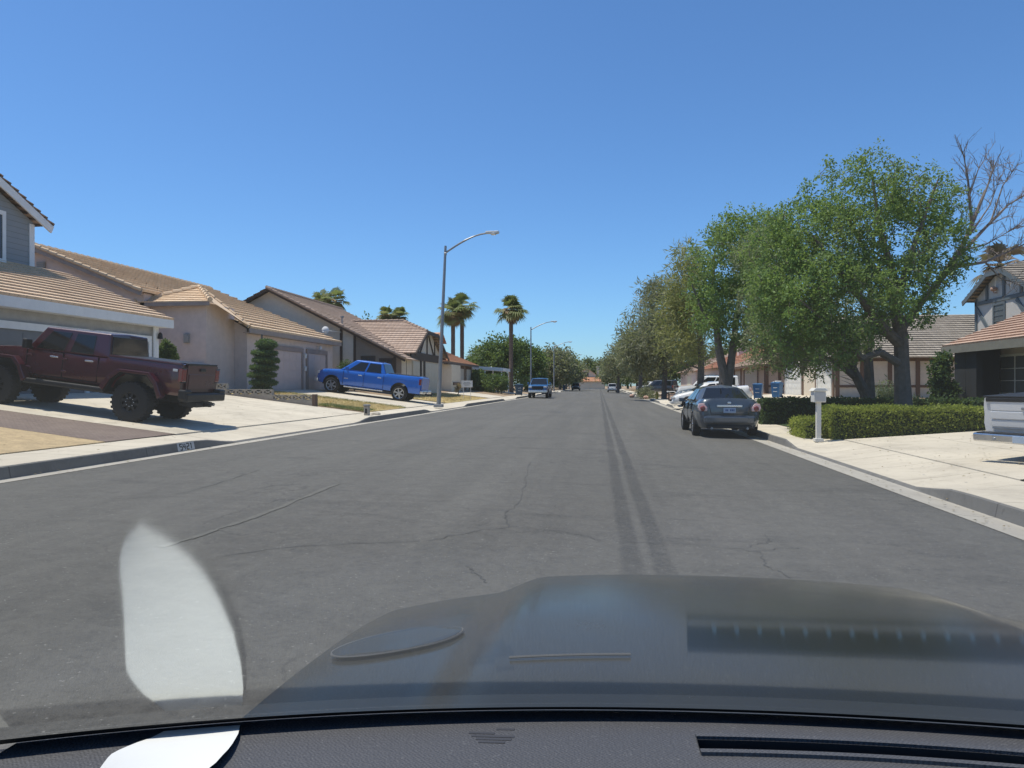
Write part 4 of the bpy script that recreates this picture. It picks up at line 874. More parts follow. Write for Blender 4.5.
v=road_pickup(m['paintNavy'],'steel blue pickup parked at the kerb far down the street, facing the camera',detail=False); place(v,-6.4,72.5,.24,-90)
v=saloon(m['paintGrey'],'slate grey saloon parked at the right kerb, seen from behind'); place(v,3.42,23.2,.03,90); v.rotation_euler[0]=0
v=saloon(m['paintWhite'],'white saloon in a driveway just beyond the slate grey saloon'); place(v,6.4,46.0,.22,180,0); v.rotation_euler=(0,R(SR),R(180))
v=saloon(m['paintCream'],'pale cream car with only its roof visible above the slate grey saloon'); place(v,7.0,49.6,.27,180,0)
v=wagon(m['paintWhite'],'white estate car behind the other white car in the right hand driveways',boxy=True); place(v,7.7,56.5,.36,172)
v=wagon(m['paintWhite'],'small white car driving away at the far end of the street'); place(v,1.4,145,.06,90)
v=wagon(m['paintDark'],'near black sport utility vehicle parked in a driveway beyond the fire hydrant','car',True); place(v,7.2,98.5,.32,150); v['group']='cars far down the right side'; v['category']='car'
v=wagon(m['paintWhite'],'white car in a driveway beyond the near black sport utility vehicle'); place(v,7.5,120,.3,200)
v=wagon(m['paintDark'],'small dark car parked at the far left kerb behind the steel blue pickup'); place(v,-6.6,168,.24,-90)
v=old_pickup(); th=25
v.scale=(.93,.93,.93); place(v,6.6+2.65*math.cos(R(th)),12.4+2.65*math.sin(R(th)),gz(8.6)-.02,th,-3.6)
# ------------------------------------------------------------------ trees and plants
def leaves(rng,C,n,rad,L,W,droop=.25,flat=1.0,tuft=0):
    """n leaf quads (rhombs) around each centre of C (k,3), radius rad; with tuft, leaves gather in tufts of that many"""
    rad=np.broadcast_to(rad,(len(C),))
    if tuft:
        k=max(1,n//tuft); T=np.repeat(C,k,0); tr=np.repeat(rad,k); d=rng.normal(size=T.shape); d/=np.linalg.norm(d,axis=1)[:,None]
        C=T+d*(tr*rng.random(len(T))**.45)[:,None]*np.array([1,1,flat]); rad=np.full(len(C),L*1.15); n=tuft
    C=np.repeat(C,n,0); rad=np.repeat(rad,n)
    d=rng.normal(size=(len(C),3)); d/=np.linalg.norm(d,axis=1)[:,None]; rr=rng.random(len(C))**.55
    P=C+d*(rad*rr)[:,None]*np.array([1,1,flat])
    a=rng.normal(size=(len(C),3)); a[:,2]-=droop
    if tuft: a=a*.6+d*1.1
    a/=np.linalg.norm(a,axis=1)[:,None]
    b=np.cross(a,rng.normal(size=(len(C),3))); b/=np.linalg.norm(b,axis=1)[:,None]
    s=(.55+.9*rng.random(len(C)))[:,None]
    return np.stack([P,P+a*L*.45*s+b*W*.5*s,P+a*L*s,P+a*L*.45*s-b*W*.5*s],1)
def spray(rng,mb,limbs,per=5,l0=.45,l1=1.1,r=.011):
    """fine straight twigs fanning up and out from bare limbs, each with side twigs"""
    for path,rad in limbs:
        for (p,q,ra) in zip(path[1:-1],path[2:],rad[1:]):
            p=np.array(p);q=np.array(q); Lh=np.linalg.norm(q-p); dr=(q-p)/Lh
            for _ in range(max(2,int(per*Lh/.5))):
                f=rng.random(); b=p*(1-f)+q*f; d=dr*.9+rng.normal(size=3)*.75+np.array([0,0,.35]); d/=np.linalg.norm(d); L=rng.uniform(l0,l1); e=b+d*L+rng.normal(size=3)*.05
                mid=b+d*L*.5+rng.normal(size=3)*.03; mb.tube([b,mid,e],[r,r*.75,r*.4],4,cap=False)
                for _k in range(3):
                    g=rng.uniform(.3,.95); bb=b+(e-b)*g; dd=d+rng.normal(size=3)*.55; dd/=np.linalg.norm(dd); mb.tube([bb,bb+dd*L*rng.uniform(.25,.5)],[r*.6,r*.35],3,cap=False)
def grow(rng,mb,limbs,C,twig=.05,tip=.007,up=.25,n=5):
    """tube limbs, then a bent branch from the nearest wood to each clump centre"""
    N=[];Rr=[]
    for path,rad in limbs:
        mb.tube(path,rad,8)
        for (p,q,ra,rb) in zip(path[:-1],path[1:],rad[:-1],rad[1:]):
            for f in np.linspace(0,1,6): N.append(np.array(p)*(1-f)+np.array(q)*f); Rr.append(ra*(1-f)+rb*f)
    base=np.array(limbs[0][0][0]); o=np.argsort(np.linalg.norm(C-base,axis=1))
    for i in o:
        c=C[i]; A=np.array(N); dd=np.linalg.norm(A-c,axis=1)+np.maximum(0,A[:,2]-c[2])*1.2
        j=int(np.argmin(dd)); p=A[j]; r=min(Rr[j]*.6,twig); Lh=np.linalg.norm(c-p)
        if Lh<.05: continue
        m1=p*.65+c*.35+rng.normal(size=3)*.10*Lh+np.array([0,0,up*.35*Lh]); m2=p*.3+c*.7+rng.normal(size=3)*.08*Lh+np.array([0,0,up*.3*Lh])
        rs=[r,max(r*.8,tip),max(r*.6,tip),tip]; P=[p,m1,m2,c]; mb.tube(P,rs,n,cap=False)
        for q,rq in zip(P[1:],rs[1:]): N.append(q); Rr.append(max(rq,.02))
def blobpts(rng,blobs):
    out=[]
    for (x,y,z,rx,ry,rz,k) in blobs:
        d=rng.normal(size=(k,3)); d/=np.linalg.norm(d,axis=1)[:,None]; r=(.42+.58*rng.random(k)**.55)
        out.append(np.array([x,y,z])+d*r[:,None]*np.array([rx,ry,rz]))
    return np.concatenate(out)
def tree(name,label,loc,limbs,blobs,leaf,bark,seed,nl=60,rad=.42,L=.11,W=.055,droop=.3,group=None,twig=.05,cat='tree',bare=None,flat=1.0,n=5,up=.25,tuft=7):
    rng=np.random.default_rng(seed); t=thing(name,label,cat,group=group)
    C=blobpts(rng,blobs); mb=MB(); grow(rng,mb,limbs[:-9] if bare=='dead' else limbs,C,twig,up=up,n=n)
    if bare is not None and name!='': 
        if bare=='dead':
            db=MB(); lm=limbs[-9:]
            for p_,r_ in lm: db.tube(p_,r_,7)
            spray(rng,db,lm,per=9,l0=.35,l1=.8,r=.010); db.build('dead_branches',m['barkPale'],t,fix=False)
        else: spray(rng,mb,limbs,per=5,l0=.4,l1=1.0,r=.012)
    mb.build('trunk',bark,t,fix=False,smooth=None)
    lo=np.array([leaves(rng,C[i:i+1],nl if rng.random()>.12 else nl//3,rad*(.6+.8*rng.random()),L,W,droop,flat,tuft) for i in range(len(C))],dtype=object)
    np_obj('crown',np.concatenate([x.astype(np.float32) for x in lo]).reshape(-1,3),4,leaf,t)
    t.location=loc; return t
def limb(*pts): return [tuple(p[:3]) for p in pts],[p[3] for p in pts]
def at(px,py,d):
    """world point seen at a photo position and depth (used for sizes only)"""
    l=(px-512)/730*d; s,c=math.sin(R(7.26)),math.cos(R(7.26)); return (l*c-d*s, l*s+d*c, 1.5+(385-py)/730*d)
def rel(px,py,d,o): a=at(px,py,d); return (a[0]-o[0],a[1]-o[1],a[2]-o[2])
# big street tree, its smaller twin-trunked neighbour and the dead limbs to the right
o=(at(903,400,22.0)[0],at(903,400,22.0)[1],.38)
Q=lambda px,py,d,r: (*rel(px,py,d,o),r)
lim=[limb((0,0,-.1,.36),(.02,.02,.5,.27),Q(902,372,22,.23),Q(901,335,22,.21),Q(897,315,22,.19),Q(893,275,22.2,.13),Q(880,230,22.5,.08),Q(872,175,22.5,.03)),
     limb(Q(901,345,22,.17),Q(885,330,21.6,.14),Q(862,300,21.3,.10),Q(835,265,21,.06),Q(812,235,21,.03)),
     limb(Q(900,330,22,.15),Q(915,310,22.3,.11),Q(940,280,22.5,.08),Q(965,240,23,.05),Q(985,190,23.5,.025)),
     limb(Q(897,312,22,.13),Q(905,270,21.7,.09),Q(925,215,21.5,.05),Q(938,180,21.5,.025)),
     limb(Q(901,365,22,.13),Q(880,352,21.5,.11),Q(862,358,21.2,.09),Q(835,330,20.8,.05),Q(800,300,20.6,.025)),
     limb(Q(893,290,22,.12),Q(870,262,23,.07),Q(845,210,23.4,.03))]
lim+=[limb(Q(930,292,22.4,.10),Q(955,262,22.8,.085),Q(972,225,23,.055),Q(968,180,23,.03),Q(963,152,23,.010)),limb(Q(960,255,22.8,.06),Q(985,228,23,.045),Q(1008,205,23,.03),Q(1036,188,23,.012)),
     limb(Q(971,228,23,.045),Q(986,190,23.2,.03),Q(996,162,23.3,.010)),limb(Q(950,268,22.7,.06),Q(985,262,23.2,.045),Q(1012,250,23.4,.03),Q(1042,236,23.4,.014)),limb(Q(990,224,23,.03),Q(1003,185,23.2,.02),Q(1018,164,23.2,.008)),limb(Q(970,235,23,.03),Q(990,205,23.4,.02),Q(1000,178,23.6,.008)),limb(Q(965,250,22.8,.03),Q(985,245,23.2,.02),Q(1015,228,23.4,.01),Q(1040,215,23.5,.006)),limb(Q(985,262,23.2,.03),Q(1000,278,23.3,.02),Q(1020,285,23.4,.008)),limb(Q(968,200,23,.025),Q(978,170,22.8,.015),Q(985,158,22.8,.006))]
bare='dead'
def B(px,py,d,rpx,rpy,rd,k): s=d/730; return (*rel(px,py,d,o),rpx*s,rd,rpy*s,k)
big=tree('street_tree','big leafy street tree with thick grey trunk and bare dead branches on its right',o,lim,
  [B(862,195,22.5,55,45,1.7,90),B(825,245,21.8,58,48,1.8,110),B(900,245,21.8,45,50,1.6,76),B(800,290,21.2,48,48,1.7,95),B(850,300,21.2,62,50,1.8,120),B(905,290,21.4,34,38,1.3,34),B(775,255,22.5,30,40,1.4,38),B(940,255,22.2,30,44,1.1,44),B(950,205,22.6,16,22,.8,14),B(915,195,22.2,26,28,1.2,30),B(815,345,21,40,30,1.2,50),B(770,310,22,28,38,1.3,34),B(800,228,22.4,34,30,1.4,46)],
  m['leafGreen'],m['bark'],11,nl=98,rad=.38,L=.088,W=.046,bare=bare)
o=(at(866,405,25.5)[0],at(866,405,25.5)[1],.42)
lim=[limb((0,0,-.1,.25),Q(866,395,25.5,.19),Q(853,370,25.4,.16),Q(838,345,25.2,.12),Q(815,325,25,.08),Q(795,315,25,.03)),limb(Q(870,400,25.5,.19),Q(868,350,25.6,.15),Q(872,315,25.8,.11),Q(868,270,26,.05),Q(860,240,26,.02)),
     limb(Q(856,378,25.5,.12),Q(840,365,25,.09),Q(815,352,24.8,.05),Q(792,352,24.6,.02))]
tree('street_tree','lower dusty green tree with two leaning trunks left of the big tree',o,lim,[B(800,325,25,42,34,1.6,105),B(850,315,25.6,45,38,1.7,90),B(765,275,26,34,48,1.7,85),B(775,335,25,30,26,1.2,50),B(830,270,26.5,40,40,1.7,55),B(828,348,24.6,34,14,1.0,34),B(800,364,24.6,26,10,.8,24),B(770,352,25,22,14,1.0,26)],m['leafDusty'],m['bark'],12,nl=91,rad=.40,L=.085,W=.04,droop=.6,bare='twigs')
o=(at(722,388,38)[0],at(722,388,38)[1],.22)
lim=[limb((0,0,-.1,.30),Q(724,375,38,.24),Q(719,350,38,.2),Q(716,325,38,.15),Q(712,295,38,.1),Q(715,250,38,.04)),limb((.1,.1,0,.26),Q(730,370,38,.22),Q(734,340,38,.17),Q(738,305,38.5,.12),Q(745,260,38.5,.05)),limb(Q(735,345,38,.12),Q(752,325,37.5,.08),Q(770,300,37,.03)),limb(Q(717,330,38,.12),Q(702,310,37.6,.07),Q(692,285,37.4,.03))]
tree('street_tree','tall green tree with dark forked trunks beyond the parked slate grey saloon',o,lim,[B(748,235,38.5,34,28,2.4,95),B(725,265,38,38,36,2.4,120),B(760,290,38,30,36,2.2,90),B(712,310,37.5,22,30,1.8,60),B(745,330,37.6,30,18,1.6,50),B(775,265,39,24,40,1.8,60)],m['leafGreen'],m['bark'],13,nl=84,rad=.55,L=.135,W=.07,twig=.07)
def pine(label,px,d,base,top,blist,seed,leaf='leafPine',nl=46,rad=.62,L=.30,W=.035,bark='bark',g=0.2,group=None):
    global o
    a=at(px,base,d); o=(a[0],a[1],g)
    h=at(px,top,d)[2]-g
    lim=[limb((0,0,-.1,.27),(.1,.1,h*.3,.21),(-.05,.1,h*.6,.13),(.05,0,h*.93,.03))]
    return tree('pine_tree',label,o,lim,[B(*b) for b in blist],m[leaf],m[bark],seed,nl=nl,rad=rad,L=L,W=W,droop=.0,group=group,twig=.06,n=4,up=.1,tuft=9)
pine('yellow green pine between the tall green tree and the grey pines',700,49,388,255,[(688,285,49,20,32,2.4,70),(676,330,48.5,18,36,2.2,60),(700,330,49,20,34,2.2,60),(690,262,49.5,12,16,1.4,24)],21,'leafPineY',nl=60,rad=.75,L=.36,W=.06)
pine('broad grey green pine over the fire hydrant on the right',664,70,388,282,[(664,312,70,24,28,3.2,85),(645,345,69,24,22,3.2,80),(675,345,69,22,26,3,70),(655,290,71,12,12,2,26),(632,355,70,14,14,2.4,34)],22,nl=64,rad=1.0,L=.45,W=.085)
pine('slim grey green pine left of the broad pine on the right',640,88,388,300,[(640,335,88,18,26,3,60),(632,352,88,18,18,2.6,50),(650,320,88,12,16,2.2,30)],23,nl=60,rad=1.2,L=.5,W=.10)
pine('rounded dark pine farthest along the right pavement',618,128,388,335,[(622,358,128,16,16,4,60),(634,352,128,14,20,4,50),(612,368,128,12,10,3,34)],24,nl=60,rad=1.4,L=.6,W=.12)
# round green trees on the left
def leafy(label,px,d,blist,seed,leaf='leafDark',group=None,nl=60,rad=.9,L=.34,W=.2):
    global o
    a=at(px,385,d); o=(a[0],a[1],.9 if a[0]<-9 else .3)
    lim=[limb((0,0,-.2,.3),(.1,0,1.5,.25),(0,.1,3,.18),(.2,0,5,.08)),limb((0,0,1.5,.2),(-1.2,0,3,.12),(-2,.2,4.5,.05)),limb((0,0,1.3,.2),(1.2,0,2.8,.12),(2.2,0,4.2,.05))]
    return tree('broadleaf_tree',label,o,lim,[B(*b) for b in blist],m[leaf],m['bark'],seed,nl=nl,rad=rad,L=L,W=W,group=group,twig=.06,n=4)
leafy('large rounded green tree behind the white carport',497,100,[(497,358,100,24,22,3.4,110),(485,368,99,18,16,3,60),(508,350,100,14,12,2.4,40),(500,380,99,24,8,2.5,40)],31,nl=70)
leafy('green tree right of the near palm trunk on the left side',528,107,[(528,366,107,18,20,3.2,90),(520,352,107,10,10,2,26),(534,380,106,14,10,2.5,34)],32,nl=70)
# far tree rows: three prototypes copied
def far_proto(seed,h,w,leaf,lab):
    rng_=np.random.default_rng(seed); k=rng_.uniform(-.3,.3,12)
    blobs=[(k[0]*w,k[1]*w,h*.62,w*.5,w*.5,h*.30,46),(k[2]*w-.25*w,k[3]*w,h*.42,w*.42,w*.4,h*.24,32),(k[4]*w+.25*w,k[5]*w,h*.45,w*.4,w*.4,h*.26,32),(k[6]*w*.5,0,h*.86,w*.22,w*.22,h*.13,14)]
    return tree('background_tree',lab,(0,0,0),[limb((0,0,-.2,.35),(.2,0,h*.4,.22),(0,0,h*.85,.05))],blobs,m[leaf],m['bark'],seed,nl=46,rad=h*.12,L=h*.06,W=h*.03,group='trees closing the far end of the street',n=4,twig=.08)
FL='one of the hazy green trees massed at the far end of the street'
protos=[far_proto(41,12,8,'leafPine',FL),far_proto(42,10,9,'leafDark',FL),far_proto(43,13,6,'leafDusty',FL)]
spots=[(551,150,345,0),(560,165,350,2),(548,185,352,1),(566,180,356,0),(572,210,360,1),(580,285,361,0),(588,300,358,2),(596,300,361,1),(604,300,357,0),(612,290,359,2),(620,270,356,1),(628,240,352,0),(637,200,350,2),(574,240,364,2),(645,170,345,1),(583,300,364,1),(600,310,362,2),(609,245,368,1),(616,190,362,0),(556,200,360,1),(543,150,358,1),(652,140,352,0)]
used=set(); rnd=random.Random(17)
for (px,d,top,k) in spots:
    a=at(px,385,d); z0=.3; h=at(px,top,d)[2]-z0
    c=protos[k] if k not in used else copy_tree(protos[k]); used.add(k)
    s=h/(12,10,13)[k]; c.location=(a[0],a[1],z0); c.scale=(s*rnd.uniform(.9,1.25),)*2+(s*.98,); c.rotation_euler=(0,0,rnd.uniform(0,6.28))
BL='one of the green tree crowns showing behind the right hand houses'
for i,(x,y,h,k) in enumerate(((27,112,8,1),(28,70,7.5,0),(26,140,9,2),(16,142,9,1),(24,160,10,0),(30,90,8,2),(14,165,9,0),(12,190,10,1))):
    c=copy_tree(protos[k]); s_=h/(12,10,13)[k]; c.location=(x,y,.5); c.scale=(s_*1.1,s_*1.1,s_); c.rotation_euler=(0,0,i*1.3); c['label']=BL; c['group']='tree crowns behind the right hand houses'
for i,(px,py,d,k,lab) in enumerate(((367,323,110,1,'small dark tree crown just above the half timbered roof ridge'),(402,343,120,2,'faint tree crown above the half timbered garage roof'),(472,352,140,0,'hazy tree crown between the paired palms and the round green tree'))):
    a=at(px,py,d); c=copy_tree(protos[k]); s_=(a[2]-1)/(12,10,13)[k]; c.location=(a[0],a[1],1.0); c.scale=(s_*.7,s_*.7,s_); c['label']=lab; del c['group']
# fan palms
def palm(label,px,ctop,d,g,seed,trunk_r=.24,size=1.0,group=None,dead=.45,lean=0,cm='leafPalm',nf=36):
    rng=np.random.default_rng(seed); a=at(px,ctop,d); h=a[2]-g; t=thing('fan_palm',label,'palm tree',group=group)
    hc=h-1.2*size; mb=MB(); n=14
    mb.tube([(lean*(k/n)**1.5,0,hc*k/n) for k in range(n+1)],[trunk_r*(1.35-.35*min(1,k/3))*(1+.05*(k%2)) for k in range(n+1)],9); mb.build('trunk',m['barkPalm'],t,fix=False)
    def fans(k,elev,rlen,rad,spread):
        V=[]
        for i in range(k):
            az=rng.uniform(0,6.28); el=R(rng.uniform(*elev)); L=rlen*rng.uniform(.35,1.25)*size; r=rad*rng.uniform(.8,1.15)*size
            d=np.array([math.cos(az)*math.cos(el),math.sin(az)*math.cos(el),math.sin(el)]); sd=np.array([-math.sin(az),math.cos(az),0]); up=np.cross(sd,d)
            p0=np.array([lean,0,hc+.1]); hub=p0+d*L
            V.append([p0+sd*.025,hub+sd*.025,hub-sd*.025,p0-sd*.025])
            m_=11
            for j in range(m_):
                an=(j/(m_-1)-.5)*spread; dir_=d*math.cos(an)+sd*math.sin(an); w=np.cross(dir_,up)*.085*size
                mid=hub+dir_*r*.6-up*.05*size; tip=hub+dir_*r-np.array([0,0,.28*r*rng.uniform(.5,1.5)])
                V.append([hub,mid+w,tip,mid-w])
        return np.array(V)
    np_obj('crown',fans(nf,(-55,85),.9,1.1,2.5).reshape(-1,3),4,m[cm],t)
    np_obj('dead_skirt',fans(int(60*dead),(-86,15),.55,.75,2.6).reshape(-1,3),4,m['leafBrown' if cm=='leafBrown' else 'leafDead'],t)
    t.location=(a[0],a[1],g); return t
palm('tall fan palm standing alone beside the blue kerbside bin',511,299,85,.45,51,size=1.15,dead=.7)
palm('taller of the paired fan palms right of the lamp post',462,297,87,1.2,52,size=1.1)
palm('shorter of the paired fan palms, close beside the near lamp post',453,303,85,1.2,53,size=1.1,dead=.8)
palm('left fan palm of the two rising over the half timbered roof',387,309,90,1.2,54,size=.85,dead=.9)
palm('right fan palm of the two rising over the half timbered roof',399,310,90,1.2,55,size=.85)
palm('fan palm over the tan roof, left and partly hidden',321,294,90,1.2,56,size=.85)
palm('fan palm over the tan roof ridge, right and fuller',335,292,86,1.2,57,size=.95)
palm('dry brown fan palm beside the blue trimmed gable',1001,252,46,.75,58,size=.95,dead=.9,trunk_r=.3,cm='leafBrown',nf=22)
# hedges and shrubs
def leafbox(name,label,mat,boxes,seed,L=.05,W=.032,dens=900,cat='hedge',core=None,round_=.08,par=None):
    """clipped hedge: a dark twiggy core with leaves over its faces"""
    rng=np.random.default_rng(seed); P=[]; mb=MB()
    for (x0,x1,y0,y1,z0a,z0b,h) in boxes:
        z=lambda x:z0a+(z0b-z0a)*(x-x0)/(x1-x0)
        mb.mesh([(x0+.08,y0+.08,z(x0)),(x1-.08,y0+.08,z(x1)),(x1-.08,y1-.08,z(x1)),(x0+.08,y1-.08,z(x0)),(x0+.08,y0+.08,h-.07),(x1-.08,y0+.08,h-.07),(x1-.08,y1-.08,h-.07),(x0+.08,y1-.08,h-.07)],[(0,3,2,1),(4,5,6,7),(0,1,5,4),(1,2,6,5),(2,3,7,6),(3,0,4,7)])
        hh=h-min(z0a,z0b)
        for (A,gen) in (((x1-x0)*(y1-y0),lambda n:np.stack([rng.uniform(x0,x1,n),rng.uniform(y0,y1,n),np.full(n,h)],1)),((x1-x0)*hh,lambda n:np.stack([rng.uniform(x0,x1,n),np.full(n,y0),np.full(n,0.)],1)),((x1-x0)*hh*.3,lambda n:np.stack([rng.uniform(x0,x1,n),np.full(n,y1),np.full(n,0.)],1)),((y1-y0)*hh,lambda n:np.stack([np.full(n,x0),rng.uniform(y0,y1,n),np.full(n,0.)],1)),((y1-y0)*hh,lambda n:np.stack([np.full(n,x1),rng.uniform(y0,y1,n),np.full(n,0.)],1))):
            n=int(A*dens); q=gen(n); sidef=q[:,2]==0.
            zz=z0a+(z0b-z0a)*(q[:,0]-x0)/(x1-x0); q[:,2]=np.where(sidef,zz+(h-zz)*rng.random(n),q[:,2])
            wob=.018*np.sin(q[:,0]*4.1+seed)+.016*np.sin(q[:,0]*9.7+q[:,1]*3)
            q+=rng.normal(size=q.shape)*.028; q[:,2]+=wob*(q[:,2]>h-.15); q[:,1]+=wob*.6; P.append(q)
    P=np.concatenate(P); t=thing(name,label,cat)
    V=leaves(rng,P,1,.03,L,W,-.2)
    mb.build('twigs',core or m['blackMatt'],t,fix=False); np_obj('foliage',V.reshape(-1,3),4,mat,t); return t
m['hedgeCore']=pm('hedge_twigs',(.035,.05,.016),.95,.3,scale=20)
leafbox('hedge','clipped yellow green boxwood hedge along the driveway, nearest on the right',m['leafHedge'],[(5.55,9.6,18.75,19.75,.14,.44,.92)],61,L=.055,W=.036,dens=1500,core=m['hedgeCore'])
leafbox('hedge','low loose boxwood bush left of the pale mailbox post',m['leafHedge'],[(4.95,5.42,19.0,20.0,.12,.15,.62),(5.0,5.3,20.0,20.7,.12,.15,.56)],62,L=.055,W=.034,dens=1400,core=m['hedgeCore'])
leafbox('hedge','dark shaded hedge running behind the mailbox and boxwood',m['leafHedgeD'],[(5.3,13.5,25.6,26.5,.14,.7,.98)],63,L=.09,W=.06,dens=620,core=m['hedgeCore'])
def bushes(label,cat,items,mat,seed,L=.1,W=.05,name='shrub',n=260,rad=.4,stem=True):
    rng=np.random.default_rng(seed); t=thing(name,label,cat,loc=(items[0][0],items[0][1],gz(items[0][0]))); C=[];rr=[]; mb=MB()
    for (x,y,z,r) in items:
        k=6; d=rng.normal(size=(k,3))*.45*r; C+=list(np.array([x,y,z])+d); rr+=[r*.75]*k
        mb.tube([(x,y,gz(x)-.05),(x+.05,y,z)],[.05,.02],5)
    C=np.array(C)-np.array(t.location); np_obj('foliage',leaves(rng,C,n,np.array(rr),L,W,.1).reshape(-1,3),4,mat,t); mb.build('stem',m['bark'],t,fix=False); return t
bushes('green oleander shrub mass under the near edge of the white carport','shrub',[(*at(478,378,77)[:2],2.0,1.4),(*at(473,384,77)[:2],1.3,1.2),(*at(486,380,78)[:2],1.6,1.2)],m['leafDark'],71,.25,.12)
bushes('small clipped round tree in front of the white carport posts','shrub',[(*at(498,379,76)[:2],1.9,1.0),(*at(501,383,76)[:2],1.5,.8)],m['leafDark'],72,.22,.1)
bushes('low grey green bush beside the fire hydrant on the right verge','shrub',[(*at(650,393,78)[:2],.75,.9),(*at(644,394,80)[:2],.6,.7)],m['leafPine'],73,.2,.07)
bushes('thin dark shrub under the leaning trunks by the timbered wall','shrub',[(*at(885,388,27.5)[:2],1.1,.6),(*at(880,395,27.3)[:2],.9,.5),(*at(893,393,27.3)[:2],.9,.5)],m['leafDusty'],74,.16,.03,n=120)
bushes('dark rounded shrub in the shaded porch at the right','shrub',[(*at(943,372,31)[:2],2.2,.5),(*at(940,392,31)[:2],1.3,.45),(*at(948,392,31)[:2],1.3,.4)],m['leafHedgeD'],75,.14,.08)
bushes('tall dark clipped column shrub beside the grey garage corner','shrub',[(-17.0,26.4,z,.2) for z in (1.5,1.8,2.1,2.4,2.7,3.0)]+[(-16.85,26.7,z,.18) for z in (1.5,1.9,2.3,2.6,2.9)],m['leafDark'],76,.08,.04,n=300)
bushes('dark round clipped ball shrub just left of the blue pickup bonnet','shrub',[(-15.8,43.2,2.15,.50),(-15.3,43.3,2.1,.45)],m['leafTop'],77,.1,.04,n=420)
bushes('small straw bush on the lawn near the white sign','shrub',[(*at(458,392,58)[:2],1.15,.28)],m['leafDead'],78,.12,.03,n=120)
# topiary: stacked clipped discs
t=thing('topiary','tall clipped conifer topiary of seven stacked green discs by the garage','topiary',(-14.75,30.0,gz(-14.75)))
rng=np.random.default_rng(79); mb=MB(); z0=t.location.z; mb.tube([(-14.75,30,z0-.1),(-14.75,30,z0+2.6)],[.07,.04],7); mb.build('trunk',m['bark'],t,fix=False)
for k,(z,r,hh) in enumerate(((.17,.46,.15),(.52,.55,.125),(.85,.58,.12),(1.17,.57,.12),(1.48,.55,.12),(1.79,.52,.125),(2.17,.42,.18))):
    cx=-14.75+.06*math.sin(k*2.1)+.035*k
    b=MB(); b.lathe([(0,-hh*.9),(r*.75,-hh*.75),(r*.95,-hh*.1),(r*.85,hh*.55),(r*.4,hh*.9),(0,hh)],(cx,30,z0+z),'z',18); d=b.build('clipped_disc',m['hedgeCore'],t)
    n=2600; a=rng.random(n)*6.28; q=rng.random(n)*math.pi; P=np.stack([cx+r*np.sin(q)**.8*np.cos(a),30+r*np.sin(q)**.8*np.sin(a),z0+z+hh*1.02*np.cos(q)],1)-np.array(t.location)
    np_obj('foliage',leaves(rng,P,1,.025,.09,.03,-.1).reshape(-1,3),4,m['leafTop'],d)
# sparse dry and green tufts on the lawn edge and gravel
def tufts(name,label,spots,mat,seed,h=.09):
    rng=np.random.default_rng(seed); V=[]
    for (x0,x1,y0,y1,k) in spots:
        for _ in range(k):
            x,y=rng.uniform(x0,x1),rng.uniform(y0,y1); z=gz(x)+.01
            for _ in range(6):
                dx,dy=rng.normal(size=2)*.04; hh=h*rng.uniform(.5,1.3); V.append([(x+dx-.006,y+dy,z),(x+dx+.006,y+dy,z),(x+dx*2.2+.001,y+dy*2.2,z+hh),(x+dx*2.2-.001,y+dy*2.2,z+hh)])
    o_=np_obj(name,np.array(V).reshape(-1,3),4,mat,None); tag(o_,label,'grass',kind='stuff')
tufts('grass','short dry yellow grass on the front yard by the block wall',[(-15.5,-9.4,28,33.3,1500),(-12.6,-9.4,42.5,57,900)],leaf_mat('straw_grass',(.56,.43,.2),(.66,.53,.28),(.46,.35,.16),.3),81,.08)
tufts('grass','short green grass fringe at the edge of the dry lawn',[(-11.4,-9.4,27.95,29,500),(-15,-9.3,32.6,33.45,260),(5.9,13,19.9,25.4,1500)],leaf_mat('fresh_grass',(.09,.15,.03),(.15,.20,.05),(.07,.11,.03),.2),82,.08)
# ------------------------------------------------------------------ street furniture and small things
def lamp(label,x,y,h,arm,lean=0,group=None):
    t=thing('street_lamp',label,'street lamp',(x,y,.41),group); z=.41
    b=MB(); b.box(x-.22,x+.22,y-.22,y+.22,z-.05,z+.10); b.build('base',m['steel'],t,bevel=.02)
    b=MB(); b.tube([(x,y,z+.1),(x+lean*.5,y,z+h*.5),(x+lean,y,z+h)],[.115,.09,.065],12); b.build('pole',m['steel'],t,smooth=40)
    b=MB(); P=[(x+lean+arm*q,y,z+h-.35+.95*math.sin(q*1.45)) for q in np.linspace(0,1,9)]; b.tube(P,[.05]*5+[.042]*4,9); b.tube([(x+lean-.05,y,z+h-.4),(x+lean+.05,y,z+h-.4)],.085,10); b.build('arm',m['steel'],t,smooth=40)
    e=P[-1]; b=MB(); b.extrude([(e[0]-.05,y-.10,e[2]-.03),(e[0]+.62,y-.15,e[2]-.03),(e[0]+.66,y,e[2]-.03),(e[0]+.62,y+.15,e[2]-.03),(e[0]-.05,y+.10,e[2]-.03)],(0,0,.13)); hd=b.build('lamp_head',m['lampHead'],t,bevel=.04)
    b=MB(); b.blob((e[0]+.38,y,e[2]-.04),.16,.07,1); b.build('lens',m['clearLens'],hd); return t
lamp('tall curved arm street lamp nearest on the left, behind the blue pickup',-8.45,36.6,8.2,2.12,.36)
lamp('second street lamp, mid distance before the green trees on the left',-8.75,86.5,8.0,2.45)
lamp('third street lamp, far and slim beyond the second on the left',-8.75,126,7.9,2.45)
lamp('most distant street lamp at the far end of the left pavement',-8.75,180,7.9,2.45)
